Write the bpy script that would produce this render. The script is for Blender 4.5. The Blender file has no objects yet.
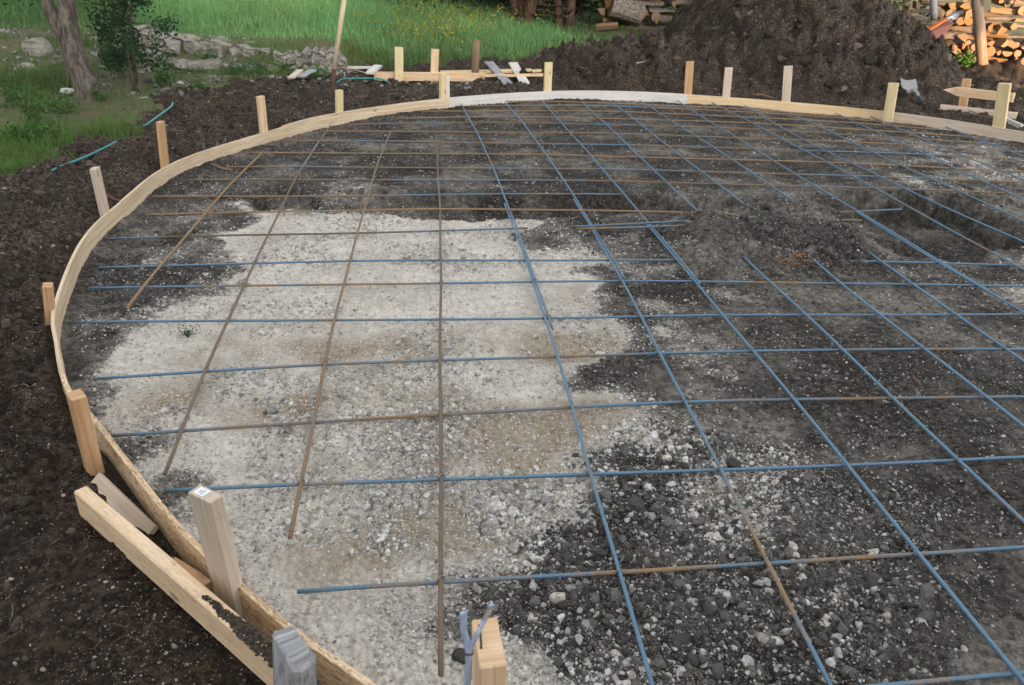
import bpy, math, random
import numpy as np
from mathutils import Vector, Matrix
R = math.radians
scene = bpy.context.scene
col = scene.collection
random.seed(7)
rng = np.random.default_rng(7)

# ------------------------------------------------------------------ camera, sky, sun, exposure
cam = bpy.data.cameras.new('camera')
co = bpy.data.objects.new('camera', cam); col.objects.link(co)
_m = [[0.994269, 0.016598, -0.105606], [-0.101986, 0.443414, -0.890496], [0.032047, 0.896163, 0.442566]]
co.matrix_world = Matrix([[*_m[0], 0], [*_m[1], 0], [*_m[2], 1.5929], [0, 0, 0, 1]])
cam.sensor_width = 36; cam.lens = 27.315
cam.clip_start = 0.02; cam.clip_end = 500
cam.dof.use_dof = True; cam.dof.focus_distance = 3.2; cam.dof.aperture_fstop = 8.0
scene.camera = co

SUN_EL, SUN_AZ = R(11), R(171)          # low evening sun behind the photographer
world = bpy.data.worlds.new('World'); scene.world = world; world.use_nodes = True
wn = world.node_tree; wn.nodes.clear()
sky = wn.nodes.new('ShaderNodeTexSky'); sky.sky_type = 'NISHITA'; sky.sun_disc = False
sky.sun_elevation = SUN_EL; sky.sun_rotation = SUN_AZ; sky.dust_density = 2.0
hs = wn.nodes.new('ShaderNodeHueSaturation'); hs.inputs['Saturation'].default_value = 0.12   # sky blue desaturated in place of a white balance
bg = wn.nodes.new('ShaderNodeBackground'); bg.inputs['Strength'].default_value = 0.15
wo = wn.nodes.new('ShaderNodeOutputWorld')
wn.links.new(sky.outputs[0], hs.inputs['Color']); wn.links.new(hs.outputs[0], bg.inputs['Color']); wn.links.new(bg.outputs[0], wo.inputs['Surface'])

sl = bpy.data.lights.new('sun', 'SUN'); sl.energy = 2.8; sl.angle = R(0.6); sl.color = (1.0, 0.58, 0.27)
so = bpy.data.objects.new('sun', sl); col.objects.link(so)
sdir = Vector((math.sin(SUN_AZ)*math.cos(SUN_EL), math.cos(SUN_AZ)*math.cos(SUN_EL), math.sin(SUN_EL)))
so.rotation_euler = sdir.to_track_quat('Z', 'Y').to_euler(); so.location = (0, -5, 20)

vs = scene.view_settings
vs.view_transform = 'Standard'; vs.look = 'None'; vs.gamma = 1.0; vs.use_curve_mapping = False
vs.exposure = 2.22

# ------------------------------------------------------------------ numpy noise
def _h(ix, iy, iz, s):
    h = (ix.astype(np.int64)*374761393 + iy.astype(np.int64)*668265263 + iz.astype(np.int64)*2147483647 + s*1274126177) & 0xFFFFFFFF
    h = ((h ^ (h >> 13))*1274126177) & 0xFFFFFFFF
    h = ((h ^ (h >> 16))*2246822519) & 0xFFFFFFFF
    return ((h ^ (h >> 15)) & 0xFFFFFF)/float(0xFFFFFF)
def noise2(x, y, s=0):
    x = np.asarray(x, float); y = np.asarray(y, float)
    ix = np.floor(x); iy = np.floor(y); fx = x-ix; fy = y-iy
    fx = fx*fx*(3-2*fx); fy = fy*fy*(3-2*fy); z = np.zeros_like(ix)
    a = _h(ix, iy, z, s); b = _h(ix+1, iy, z, s); c = _h(ix, iy+1, z, s); d = _h(ix+1, iy+1, z, s)
    return (a*(1-fx)+b*fx)*(1-fy)+(c*(1-fx)+d*fx)*fy
def fbm(x, y, o=4, s=0):
    v = 0; a = .5; t = 0
    for i in range(o):
        c, q = math.cos(i*.9), math.sin(i*.9)
        v = v+a*noise2((x*c-y*q)*2**i+i*17.3, (x*q+y*c)*2**i-i*9.1, s+i); t += a; a *= .5
    return v/t
def cells(x, y, s=0):
    """rounded lumps: 1 at a cell centre, 0 at its border"""
    x = np.asarray(x, float); y = np.asarray(y, float)
    ix = np.floor(x); iy = np.floor(y); best = np.full(x.shape, 9.0); z = np.zeros_like(ix)
    for dx in (-1, 0, 1):
        for dy in (-1, 0, 1):
            px = ix+dx+.1+.8*_h(ix+dx, iy+dy, z, s); py = iy+dy+.1+.8*_h(ix+dx, iy+dy, z+1, s)
            best = np.minimum(best, (px-x)**2+(py-y)**2)
    return np.clip(1-best/.5, 0, 1)**.9
def sstep(a, b, x):
    t = np.clip((x-a)/(b-a), 0, 1); return t*t*(3-2*t)
def sdist(x, y, poly):
    """signed distance to a polygon, negative inside"""
    x = np.asarray(x, float); y = np.asarray(y, float)
    d = np.full(x.shape, 1e9); ins = np.zeros(x.shape, bool); n = len(poly)
    for i in range(n):
        ax, ay = poly[i][:2]; bx, by = poly[(i+1) % n][:2]
        ex, ey = bx-ax, by-ay; L = ex*ex+ey*ey+1e-12
        t = np.clip(((x-ax)*ex+(y-ay)*ey)/L, 0, 1)
        d = np.minimum(d, (x-ax-t*ex)**2+(y-ay-t*ey)**2)
        cr = ((ay > y) != (by > y)) & (x < ex*(y-ay)/(ey if abs(ey) > 1e-9 else 1e-9)+ax)
        ins ^= cr
    d = np.sqrt(d); return np.where(ins, -d, d)
def smooth_path(pts, n):
    """centripetal-ish spline through points"""
    P = [Vector(p if len(p) == 3 else (*p, 0)) for p in pts]; out = []
    for i in range(len(P)-1):
        a, b, c, d = P[max(i-1, 0)], P[i], P[i+1], P[min(i+2, len(P)-1)]
        for k in range(n):
            t = k/n
            out.append(.5*((2*b)+(c-a)*t+(2*a-5*b+4*c-d)*t*t+(3*b-a-3*c+d)*t**3))
    out.append(P[-1]); return out

# ------------------------------------------------------------------ object helpers
def tag(o, label=None, cat=None, group=None, kind=None):
    if label: o['label'] = label
    if cat: o['category'] = cat
    if group: o['group'] = group
    if kind: o['kind'] = kind
    return o
def empty(name, loc=(0, 0, 0), label=None, cat=None, group=None):
    o = bpy.data.objects.new(name, None); col.objects.link(o); o.location = loc; o.empty_display_size = .1
    return tag(o, label, cat, group)
class MB:
    def __init__(s): s.v = []; s.f = []; s.uv = []; s.mi = []
    def add(s, vs_, fs, uvs=None, mi=0):
        b = len(s.v); s.v += [tuple(v) for v in vs_]
        for k, f in enumerate(fs):
            s.f.append([b+i for i in f]); s.mi.append(mi)
            s.uv.append(uvs[k] if uvs else [(0, 0)]*len(f))
    def beam(s, p0, p1, w, t, up=(0, 0, 1), bev=.003, mi=0, uvo=None, nseg=1, warp=0.0, seed=0):
        """rectangular timber from p0 to p1: w along 'side', t along the other axis, bevelled long edges"""
        p0, p1 = Vector(p0), Vector(p1); d = (p1-p0); L = d.length; d.normalize()
        sd = Vector(up).cross(d)
        if sd.length < 1e-4: sd = Vector((1, 0, 0))
        sd.normalize(); nr = d.cross(sd)
        hw, ht = w/2, t/2; b = bev
        sec = [(-hw+b, -ht), (hw-b, -ht), (hw, -ht+b), (hw, ht-b), (hw-b, ht), (-hw+b, ht), (-hw, ht-b), (-hw, -ht+b)]
        per = [0]
        for i in range(8):
            a, c = sec[i], sec[(i+1) % 8]; per.append(per[-1]+math.dist(a, c))
        uo = uvo if uvo is not None else random.uniform(0, 50)
        rr = random.Random(seed); ph = rr.uniform(0, 6)
        vsx = []; 
        ks = [0, b*.7]+[L*i/nseg for i in range(1, nseg)]+[L-b*.7, L] if b > 0 else [0, L]
        for k, q in enumerate(ks):
            sc = 1-b/max(hw, ht)*.9 if k in (0, len(ks)-1) else 1
            off = nr*(warp*math.sin(ph+q/L*3))+sd*(warp*.6*math.cos(ph+q/L*2))
            vsx += [p0+d*q+sd*x*sc+nr*y*sc+off for x, y in sec]
        fs = []; uvs = []
        for k in range(len(ks)-1):
            for i in range(8):
                j = (i+1) % 8
                fs.append([k*8+i, k*8+j, (k+1)*8+j, (k+1)*8+i])
                uvs.append([(uo+ks[k], per[i]), (uo+ks[k], per[i+1]), (uo+ks[k+1], per[i+1]), (uo+ks[k+1], per[i])])
        n = len(ks)-1
        fs.append(list(range(7, -1, -1))); uvs.append([(uo+x*.15, 3+y) for x, y in sec][::-1])
        fs.append([n*8+i for i in range(8)]); uvs.append([(uo+x*.15, 3+y) for x, y in sec])
        s.add(vsx, fs, uvs, mi)
    def tube(s, pts, rad, n=8, mi=0, cap=True, wob=0):
        P = [Vector(p) for p in pts]; m = len(P); rad = rad if hasattr(rad, '__len__') else [rad]*m
        ref = Vector((0, 0, 1)); T0 = (P[1]-P[0]).normalized()
        if abs(T0.dot(ref)) > .9: ref = Vector((1, 0, 0))
        X = T0.cross(ref).normalized(); vs_ = []; acc = 0; us = []
        for i in range(m):
            T = (P[min(i+1, m-1)]-P[max(i-1, 0)]).normalized()
            X = (X-T*X.dot(T)).normalized(); Y = T.cross(X)
            if i: acc += (P[i]-P[i-1]).length
            us.append(acc)
            for k in range(n):
                a = 2*math.pi*k/n; r = rad[i]*(1+wob*(noise2(np.array([i*.35+k*.0]), np.array([k*1.7+mi*5]))[0]-.5)) if wob else rad[i]
                vs_.append(P[i]+X*math.cos(a)*r+Y*math.sin(a)*r)
        fs = []; uvs = []
        for i in range(m-1):
            for k in range(n):
                j = (k+1) % n
                fs.append([i*n+k, i*n+j, (i+1)*n+j, (i+1)*n+k])
                c = 2*math.pi*rad[0]/n
                uvs.append([(us[i], k*c), (us[i], (k+1)*c), (us[i+1], (k+1)*c), (us[i+1], k*c)])
        if cap:
            fs += [list(range(n-1, -1, -1)), [(m-1)*n+k for k in range(n)]]; uvs += [[(0, 0)]*n]*2
        s.add(vs_, fs, uvs, mi)
    def build(s, name, mats, parent=None, smooth=False):
        me = bpy.data.meshes.new(name); me.from_pydata(s.v, [], s.f)
        ul = me.uv_layers.new(name='UVMap'); flat = [c for f in s.uv for p in f for c in p]
        ul.data.foreach_set('uv', flat)
        for m in (mats if isinstance(mats, (list, tuple)) else [mats]): me.materials.append(m)
        me.polygons.foreach_set('material_index', s.mi)
        if smooth: me.polygons.foreach_set('use_smooth', [True]*len(s.f))
        me.update()
        o = bpy.data.objects.new(name, me); col.objects.link(o)
        if parent: o.parent = parent; o.matrix_parent_inverse = Matrix.Translation(-Vector(parent.location))
        return o
def mesh_np(name, V, F, mat, cols=None, smooth=False, attr='Col', fcols=None):
    """fast mesh from numpy arrays (F: n x 3 or n x 4)"""
    me = bpy.data.meshes.new(name); k = F.shape[1]
    me.vertices.add(len(V)); me.vertices.foreach_set('co', np.ascontiguousarray(V, np.float32).ravel())
    me.loops.add(F.size); me.loops.foreach_set('vertex_index', np.ascontiguousarray(F, np.int32).ravel())
    me.polygons.add(len(F)); me.polygons.foreach_set('loop_start', np.arange(0, F.size, k, dtype=np.int32))
    me.polygons.foreach_set('use_smooth', np.full(len(F), smooth))
    if cols is not None:
        a = me.color_attributes.new(attr, 'FLOAT_COLOR', 'POINT')
        a.data.foreach_set('color', np.ascontiguousarray(cols, np.float32).ravel())
    me.materials.append(mat); me.update(calc_edges=True); me.validate()
    o = bpy.data.objects.new(name, me); col.objects.link(o); return o

# ------------------------------------------------------------------ materials
class N:
    """tiny node-graph helper"""
    def __init__(s, name):
        s.m = bpy.data.materials.new(name); s.m.use_nodes = True; s.t = s.m.node_tree; s.t.nodes.clear()
        s.out = s.n('ShaderNodeOutputMaterial'); s.b = s.n('ShaderNodeBsdfPrincipled'); s.l(s.b.outputs[0], s.out.inputs[0])
    def n(s, t, **k):
        o = s.t.nodes.new(t)
        for a, v in k.items(): setattr(o, a, v)
        return o
    def l(s, a, b): s.t.links.new(a, b)
    def set(s, sock, v):
        if isinstance(v, bpy.types.NodeSocket): s.l(v, sock)
        else: sock.default_value = v
    def pos(s): return s.n('ShaderNodeNewGeometry').outputs['Position']
    def obj(s): return s.n('ShaderNodeTexCoord').outputs['Object']
    def uv(s): return s.n('ShaderNodeTexCoord').outputs['UV']
    def scale(s, v, sc):
        o = s.n('ShaderNodeMapping'); s.l(v, o.inputs[0]); o.inputs['Scale'].default_value = sc; return o.outputs[0]
    def noise(s, v, sc, det=4, rough=.55, dist=0):
        o = s.n('ShaderNodeTexNoise'); s.l(v, o.inputs['Vector']); o.inputs['Scale'].default_value = sc
        o.inputs['Detail'].default_value = det; o.inputs['Roughness'].default_value = rough; o.inputs['Distortion'].default_value = dist
        return o.outputs['Fac']
    def vor(s, v, sc, feature='F1', out='Distance'):
        o = s.n('ShaderNodeTexVoronoi', feature=feature); s.l(v, o.inputs['Vector']); o.inputs['Scale'].default_value = sc
        return o.outputs[out]
    def ramp(s, f, stops):
        o = s.n('ShaderNodeValToRGB'); s.l(f, o.inputs[0]); e = o.color_ramp.elements
        for i, (p, c) in enumerate(stops):
            if i < 2: el = e[i]; el.position = p
            else: el = e.new(p)
            el.color = (*c, 1) if len(c) == 3 else c
        return o.outputs[0]
    def mr(s, f, a, b, c=0., d=1.):
        o = s.n('ShaderNodeMapRange'); o.interpolation_type = 'SMOOTHSTEP'
        for i, v in enumerate((f, a, b, c, d)): s.set(o.inputs[i], v)
        return o.outputs[0]
    def math(s, op, a, b=0.):
        o = s.n('ShaderNodeMath', operation=op); s.set(o.inputs[0], a); s.set(o.inputs[1], b); return o.outputs[0]
    def mix(s, f, a, b, mode='MIX'):
        o = s.n('ShaderNodeMix', data_type='RGBA', blend_type=mode)
        s.set(o.inputs[0], f)
        for sock, v in ((o.inputs[6], a), (o.inputs[7], b)):
            s.set(sock, (*v, 1) if isinstance(v, tuple) and len(v) == 3 else v)
        return o.outputs[2]
    def attr(s, name):
        o = s.n('ShaderNodeAttribute'); o.attribute_name = name; return o
    def sep(s, c):
        o = s.n('ShaderNodeSeparateColor'); s.l(c, o.inputs[0]); return o.outputs
    def bump(s, h, strength=.5, dist=.01, nrm=None):
        o = s.n('ShaderNodeBump'); s.set(o.inputs['Height'], h); o.inputs['Strength'].default_value = strength; o.inputs['Distance'].default_value = dist
        if nrm: s.l(nrm, o.inputs['Normal'])
        return o.outputs[0]
    def fin(s, colr, rough=.8, nrm=None, spec=.3, metal=0.):
        s.set(s.b.inputs['Base Color'], (*colr, 1) if isinstance(colr, tuple) and len(colr) == 3 else colr)
        s.set(s.b.inputs['Roughness'], rough); s.b.inputs['Specular IOR Level'].default_value = spec; s.set(s.b.inputs['Metallic'], metal)
        if nrm: s.l(nrm, s.b.inputs['Normal'])
        return s.m

def soil_colour(g, p, dark, mid, speck=.5):
    """black clay with crumbs, pale limestone specks of several sizes"""
    n1 = g.noise(p, 3.0, 6, .65); n2 = g.noise(p, 38, 5, .7)
    c = g.mix(g.mr(n1, .3, .72), dark, mid)
    c = g.mix(g.mr(n2, .38, .7), g.mix(.55, dark, (.004, .0035, .003)), c)
    for sc, th, keep in ((70, .26, .72), (150, .30, .66), (32, .20, .84)):
        v = g.n('ShaderNodeTexVoronoi'); g.l(p, v.inputs['Vector']); v.inputs['Scale'].default_value = sc
        rnd = g.sep(v.outputs['Color'])
        dot = g.mr(v.outputs['Distance'], th, th*.6)
        sel = g.mr(rnd[0], keep, keep+.02)
        patch = g.mr(g.noise(p, 1.7+sc*.004, 3), .42, .62)
        f = g.math('MULTIPLY', g.math('MULTIPLY', dot, sel), g.math('MULTIPLY', patch, speck))
        c = g.mix(f, c, g.mix(rnd[1], (.22, .20, .18), (.50, .48, .44)))
    return c, n2

def mat_ground():
    g = N('ground_soil'); p = g.pos(); a = g.sep(g.attr('mask').outputs['Color']); ao = g.attr('mask2').outputs['Color']; b = g.sep(ao)
    # a: R caliche, G grass floor, B outside soil    b: R stony, G tan stain
    cin, n2 = soil_colour(g, p, (.040, .0355, .0315), (.135, .121, .107), 1.0)
    xyz = g.n('ShaderNodeSeparateXYZ'); g.l(p, xyz.inputs[0]); dry = g.mr(g.math('ADD', xyz.outputs[1], g.math('MULTIPLY', g.noise(p, .8, 4), 2.5)), 3.6, 6.5)   # fresh brown clay near, drier grey beyond
    cout, _ = soil_colour(g, p, g.mix(dry, (.031, .0215, .0155), (.050, .038, .029)), g.mix(dry, (.100, .069, .047), (.142, .111, .086)), .75)
    soil = g.mix(a[2], cin, cout)
    nA = g.noise(p, 2.6, 8, .7); nB = g.noise(p, 22, 6, .75); nC = g.noise(p, 95, 4, .7)
    cal = g.mix(g.mr(nA, .3, .7), (.47, .43, .372), (.70, .655, .585))
    cal = g.mix(g.mr(nB, .35, .75, 0, .75), cal, (.30, .275, .24))
    cal = g.mix(g.mr(nC, .48, .8, 0, .6), cal, (.72, .69, .64))
    cal = g.mix(g.math('MULTIPLY', g.mr(g.noise(p, 2.4, 3), .42, .62), g.mr(g.noise(p, 55, 5, .8), .50, .66, 0, .75)), cal, (.29, .26, .22))
    cal = g.mix(g.math('MULTIPLY', b[1], g.mr(nB, .32, .68, 1.0, .35)), cal, (.23, .172, .105))
    vd = g.vor(p, 85); rd = g.n('ShaderNodeTexVoronoi'); g.l(p, rd.inputs['Vector']); rd.inputs['Scale'].default_value = 85
    rs = g.sep(rd.outputs['Color'])
    cal = g.mix(g.math('MULTIPLY', g.mr(vd, .42, .2), g.mr(rs[0], .6, .64)), cal, g.mix(rs[1], (.27, .245, .215), (.74, .71, .66)))
    # ragged border between caliche and clay
    edge = g.math('ADD', a[0], g.math('ADD', g.math('MULTIPLY', g.math('SUBTRACT', g.noise(p, 5, 8, .8), .5), 1.3), g.math('MULTIPLY', g.math('SUBTRACT', g.noise(p, 45, 5, .75), .5), 1.0)))
    edge = g.math('ADD', g.math('MULTIPLY', g.math('SUBTRACT', a[0], .5), .35), edge)
    soil = g.mix(g.math('MULTIPLY', g.math('MULTIPLY', g.mr(g.noise(p, 1.25, 7, .72), .44, .66), g.mr(nB, .35, .65, .18, .95)), g.math('SUBTRACT', 1.0, a[2])), soil, (.26, .238, .208))
    dust = g.mix(g.mr(nB, .3, .7), (.15, .14, .125), (.27, .25, .225))
    c = g.mix(g.mr(edge, .10, .55, 0, .7), soil, dust)
    c = g.mix(g.mr(edge, .46, .70), c, cal)
    grs = g.mix(g.mr(g.noise(p, 2.2, 6, .7), .35, .65), (.075, .105, .040), (.13, .105, .075))
    c = g.mix(g.mr(g.math('ADD', a[1], g.math('MULTIPLY', g.math('SUBTRACT', g.noise(p, 9, 5), .5), .7)), .4, .6), c, grs)
    h = g.math('ADD', g.math('MULTIPLY', nB, .6), g.math('ADD', g.math('MULTIPLY', nC, .25), g.math('MULTIPLY', g.vor(p, 60), -.35)))
    return g.fin(c, .95, g.bump(h, .9, .018), .12)

def mat_dirt_pile():
    g = N('pile_soil'); p = g.pos()
    c, n2 = soil_colour(g, p, (.044, .033, .025), (.142, .109, .082), .75)
    h = g.math('ADD', g.noise(p, 25, 7, .75), g.math('MULTIPLY', g.vor(p, 30), -.5))
    return g.fin(c, .95, g.bump(h, .9, .03), .12)

def mat_vcol(name, rough=.9, nsc=60, var=.35, spec=.2, bd=.004):
    g = N(name); p = g.pos(); c = g.attr('Col').outputs['Color']
    n = g.noise(p, nsc, 5, .7)
    c = g.mix(g.mr(n, .3, .7, 0, var), c, (0.02, 0.018, 0.015))
    return g.fin(c, rough, g.bump(n, .6, bd), spec)

def mat_wood(name, light, dark, rough=.7, grey=0., dirt=.25, knots=True, flecks=0):
    g = N(name); u = g.uv()
    s1 = g.scale(u, (1.6, 42, 1)); n1 = g.noise(s1, 1, 4, .6, .6)
    s2 = g.scale(u, (7, 260, 1)); n2 = g.noise(s2, 1, 3, .6)
    c = g.mix(g.mr(n1, .3, .72), light, dark)
    c = g.mix(g.mr(n2, .45, .75, 0, .5), c, tuple(x*.6 for x in dark))
    if knots:
        v = g.vor(g.scale(u, (3.2, 9, 1)), 1.0)
        c = g.mix(g.mr(v, .13, .04, 0, .8), c, tuple(x*.3 for x in dark))
    p = g.pos(); d = g.noise(p, 11, 6, .75)
    if flecks:
        vv = g.n('ShaderNodeTexVoronoi'); g.l(g.scale(u, (60, 190, 1)), vv.inputs['Vector']); vv.inputs['Scale'].default_value = 1.0; vr = g.sep(vv.outputs['Color'])
        c = g.mix(g.mr(vr[0], .55, .95, 0, flecks), c, tuple(x*.42 for x in dark)); c = g.mix(g.mr(vr[1], .7, .95, 0, flecks*.6), c, tuple(min(1, x*1.2) for x in light))
    c = g.mix(g.mr(d, .55, .78, 0, grey), c, (.30, .30, .29))
    c = g.mix(g.mr(g.noise(p, 19, 6, .8), .56, .74, 0, dirt), c, (.07, .052, .038))
    return g.fin(c, rough, g.bump(g.math('ADD', n1, g.math('MULTIPLY', n2, .7)), .35, .002), .25)

def mat_rebar(axis):
    g = N('rebar_steel_'+axis); p = g.pos(); oi = g.n('ShaderNodeObjectInfo')
    along = g.scale(p, (.5, .1, .1) if axis == 'cross' else (.1, .5, .1))
    off = g.n('ShaderNodeVectorMath', operation='ADD'); g.l(along, off.inputs[0])
    sc = g.n('ShaderNodeVectorMath', operation='SCALE'); sc.inputs[0].default_value = (13, 7, 5); g.l(oi.outputs['Random'], sc.inputs['Scale']); g.l(sc.outputs[0], off.inputs[1])
    n = g.noise(off.outputs[0], 1.9, 6, .68); fine = g.noise(p, 60, 4, .7)
    rust = g.sep(oi.outputs['Color'])[0]
    t = g.math('ADD', g.math('ADD', rust, -1.1), g.math('ADD', g.math('MULTIPLY', n, 2.2), g.math('MULTIPLY', g.math('SUBTRACT', fine, .5), .35)))
    f = g.mr(t, .40, .66)
    blue = g.mix(fine, (.072, .148, .228), (.155, .268, .375))
    dim = g.sep(oi.outputs['Color'])[1]
    rus = g.mix(fine, (.17, .105, .055), (.38, .25, .135))
    rus = g.mix(dim, rus, g.mix(fine, (.075, .056, .042), (.18, .138, .10)))
    c = g.mix(f, blue, rus)
    w = g.n('ShaderNodeTexWave'); w.bands_direction = 'X' if axis == 'cross' else 'Y'; g.l(p, w.inputs['Vector']); w.inputs['Scale'].default_value = 62; w.inputs['Distortion'].default_value = .4
    return g.fin(c, g.mr(f, 0, 1, .42, .8), g.bump(w.outputs['Fac'], .8, .002), .45, g.mr(f, 0, 1, .35, 0.))

def mat_plain(name, c, rough=.6, metal=0., var=.3, nsc=14, c2=None, bd=.002, spec=.4):
    g = N(name); p = g.obj(); n = g.noise(p, nsc, 5, .7)
    return g.fin(g.mix(g.mr(n, .3, .72, 0, var), c, c2 or tuple(x*.4 for x in c)), rough, g.bump(n, .3, bd), spec, metal)

def mat_bark(name, c1, c2, sx=22, sz=4, bd=.03):
    g = N(name); p = g.obj(); q = g.scale(p, (sx, sx, sz))
    n = g.noise(q, 1, 6, .65, .8); f = g.noise(p, 5, 4)
    c = g.mix(g.mr(n, .35, .68), c1, c2); c = g.mix(g.mr(f, .5, .75, 0, .5), c, (.17, .16, .135))
    return g.fin(c, .95, g.bump(n, 1.0, bd), .1)
def mat_logbark():
    g = N('log_bark'); u = g.uv(); n = g.noise(g.scale(u, (9, 60, 1)), 1, 5, .65, .5); oi = g.n('ShaderNodeObjectInfo')
    c = g.mix(g.mr(n, .35, .65), (.075, .055, .042), g.mix(oi.outputs['Random'], (.16, .12, .085), (.34, .29, .24)))
    return g.fin(c, .9, g.bump(n, .9, .012), .15)
def mat_logend():
    g = N('log_end_grain'); p = g.obj(); oi = g.n('ShaderNodeObjectInfo')
    d = g.n('ShaderNodeVectorMath', operation='LENGTH'); g.l(g.scale(p, (1, 0, 1)), d.inputs[0])
    rings = g.math('SINE', g.math('ADD', g.math('MULTIPLY', d.outputs['Value'], 420), g.math('MULTIPLY', g.noise(p, 20), 6)))
    c = g.mix(g.mr(rings, -1, 1), (.17, .085, .032), (.30, .165, .070))
    c = g.mix(g.math('MULTIPLY', oi.outputs['Random'], .6), c, (.25, .20, .145))
    c = g.mix(g.mr(g.noise(p, 9, 5, .75), .42, .7, 0, .8), c, (.12, .075, .04))
    return g.fin(c, .85, None, .2)
def mat_leaf(name, trans=.35):
    g = N(name); c = g.attr('Col').outputs['Color']
    g.fin(c, .65, None, .25); 
    tr = g.n('ShaderNodeBsdfTranslucent'); g.l(c, tr.inputs[0]); mx = g.n('ShaderNodeMixShader'); mx.inputs[0].default_value = trans
    g.l(g.b.outputs[0], mx.inputs[1]); g.l(tr.outputs[0], mx.inputs[2]); g.l(mx.outputs[0], g.out.inputs[0]); return g.m
def mat_rock(name, c1, c2):
    g = N(name); p = g.pos(); n = g.noise(p, 7, 8, .72); v = g.noise(g.scale(p, (3, 3, 26)), 1, 5, .65)
    c = g.mix(g.mr(n, .32, .68), c1, c2); c = g.mix(g.mr(v, .55, .72, 0, .75), c, (.09, .08, .065))
    c = g.mix(g.mr(g.noise(p, 3, 5), .55, .7, 0, .45), c, (.30, .22, .12))
    return g.fin(c, .92, g.bump(g.math('ADD', n, v), .9, .03), .15)

M = {}
M['ground'] = mat_ground(); M['pile'] = mat_dirt_pile()
M['stone'] = mat_vcol('crushed_stone', .92, 70, .62); M['clod'] = mat_vcol('clay_clods', .95, 40, .4, .12)
M['pine'] = mat_wood('new_pine', (.72, .53, .345), (.52, .34, .19), dirt=.35)
M['pine_grey'] = mat_wood('pale_pine', (.58, .49, .40), (.44, .35, .265), grey=.3, dirt=.35)
M['pine_orange'] = mat_wood('orange_pine', (.56, .36, .205), (.42, .24, .115), dirt=.35)
M['pine_yellow'] = mat_wood('yellow_pine', (.68, .56, .34), (.56, .43, .23), dirt=.15)
M['board_tan'] = mat_wood('form_board_tan', (.66, .54, .385), (.46, .34, .22), dirt=.42)
M['board_front'] = mat_wood('form_board_buff', (.72, .55, .37), (.46, .32, .185), dirt=.5, flecks=.7)
M['loose'] = mat_wood('loose_board_pine', (.74, .575, .40), (.60, .42, .25), dirt=.45, flecks=.2)
M['board_white'] = mat_wood('form_board_white', (.62, .60, .56), (.50, .47, .43), dirt=.18, knots=False)
M['board_yellow'] = mat_wood('form_board_yellow', (.68, .525, .33), (.56, .40, .22), dirt=.12)
M['weathered'] = mat_wood('weathered_grey_wood', (.40, .41, .42), (.17, .175, .18), grey=.3, dirt=.75, flecks=.5)
M['old_brown'] = mat_wood('old_brown_wood', (.26, .18, .11), (.14, .09, .055), knots=False)
M['rebar_cross'] = mat_rebar('cross'); M['rebar_long'] = mat_rebar('long')
M['wire'] = mat_plain('tie_wire', (.25, .26, .27), .4, .8)
M['log_bark'] = mat_logbark(); M['log_end'] = mat_logend()
M['leaf'] = mat_leaf('leaf_green'); M['grass'] = mat_leaf('grass_blade', .3); M['needle'] = mat_leaf('cedar_foliage', .15)
M['bark'] = mat_bark('elm_bark', (.06, .048, .04), (.17, .145, .12)); M['cedar_bark'] = mat_bark('cedar_bark', (.055, .032, .022), (.14, .085, .058), 30, 3)
M['lime'] = mat_rock('limestone', (.17, .155, .13), (.36, .335, .29)); M['lime_white'] = mat_rock('white_limestone', (.44, .43, .41), (.58, .57, .54))
M['chip'] = mat_vcol('wood_splinters', .85, 30, .25)

# ------------------------------------------------------------------ pad outline (world metres, the pour's inner face of the form boards)
RING = [(-0.128,1.270,0.090), (-0.325,1.444,0.090), (-0.486,1.609,0.090), (-0.664,1.801,0.090), (-0.844,2.028,0.090), (-1.169,2.465,0.090), (-1.350,2.701,0.090), (-1.533,3.071,0.090), (-1.715,3.504,0.090), (-1.931,4.383,0.090),
        (-1.981,5.109,0.090), (-1.937,6.299,0.090), (-1.429,7.570,0.090), (-0.930,8.463,0.090), (0.279,9.601,0.090), (1.518,10.198,0.090), (2.520,10.311,0.090), (3.384,10.159,0.090), (4.681,9.666,0.090), (5.543,9.071,0.090), (6.308,8.147,0.090)]
RING_REST = [(7.0, 6.7, .09), (7.25, 5.2, .09), (7.1, 3.7, .09), (6.5, 2.3, .09), (5.5, 1.15, .09), (4.2, .42, .09), (3.0, .18, .09), (2.0, .22, .09), (1.1, .45, .09), (.45, .8, .09)]
ring_all = smooth_path(RING+RING_REST+[RING[0]], 12)
RINGP = [(p.x, p.y) for p in ring_all[:-1]]

CAL = [(-1.254,5.542,-0.050), (-0.634,5.648,-0.050), (0.019,5.426,-0.050), (0.642,5.191,-0.050), (0.590,4.613,-0.050), (0.969,4.323,-0.050), (1.061,3.802,-0.050), (1.007,3.424,-0.050), (0.711,2.997,-0.050), (0.673,2.596,-0.050), (0.638,2.353,-0.050), (0.501,2.137,-0.050), (0.285,2.001,-0.050), (0.205,1.840,-0.050), (0.182,1.580,-0.050), (0.178,1.264,-0.050), (-0.105,1.182,-0.050), (-0.277,1.542,-0.050),
       (-0.524,1.824,-0.050), (-0.815,2.173,-0.050), (-1.042,2.447,-0.050), (-1.307,2.809,-0.050), (-1.355,3.315,-0.050), (-1.127,3.636,-0.050), (-1.014,4.293,-0.050), (-1.209,4.980,-0.050)]
CAL2 = [(0.941,2.266,-0.050), (1.136,2.280,-0.050), (1.263,2.047,-0.050), (1.081,1.951,-0.050), (0.914,2.068,-0.050)]
CAL3 = [(3.060,4.019,-0.050), (4.061,4.342,-0.050), (3.380,3.341,-0.050), (2.983,3.416,-0.050)]
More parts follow.
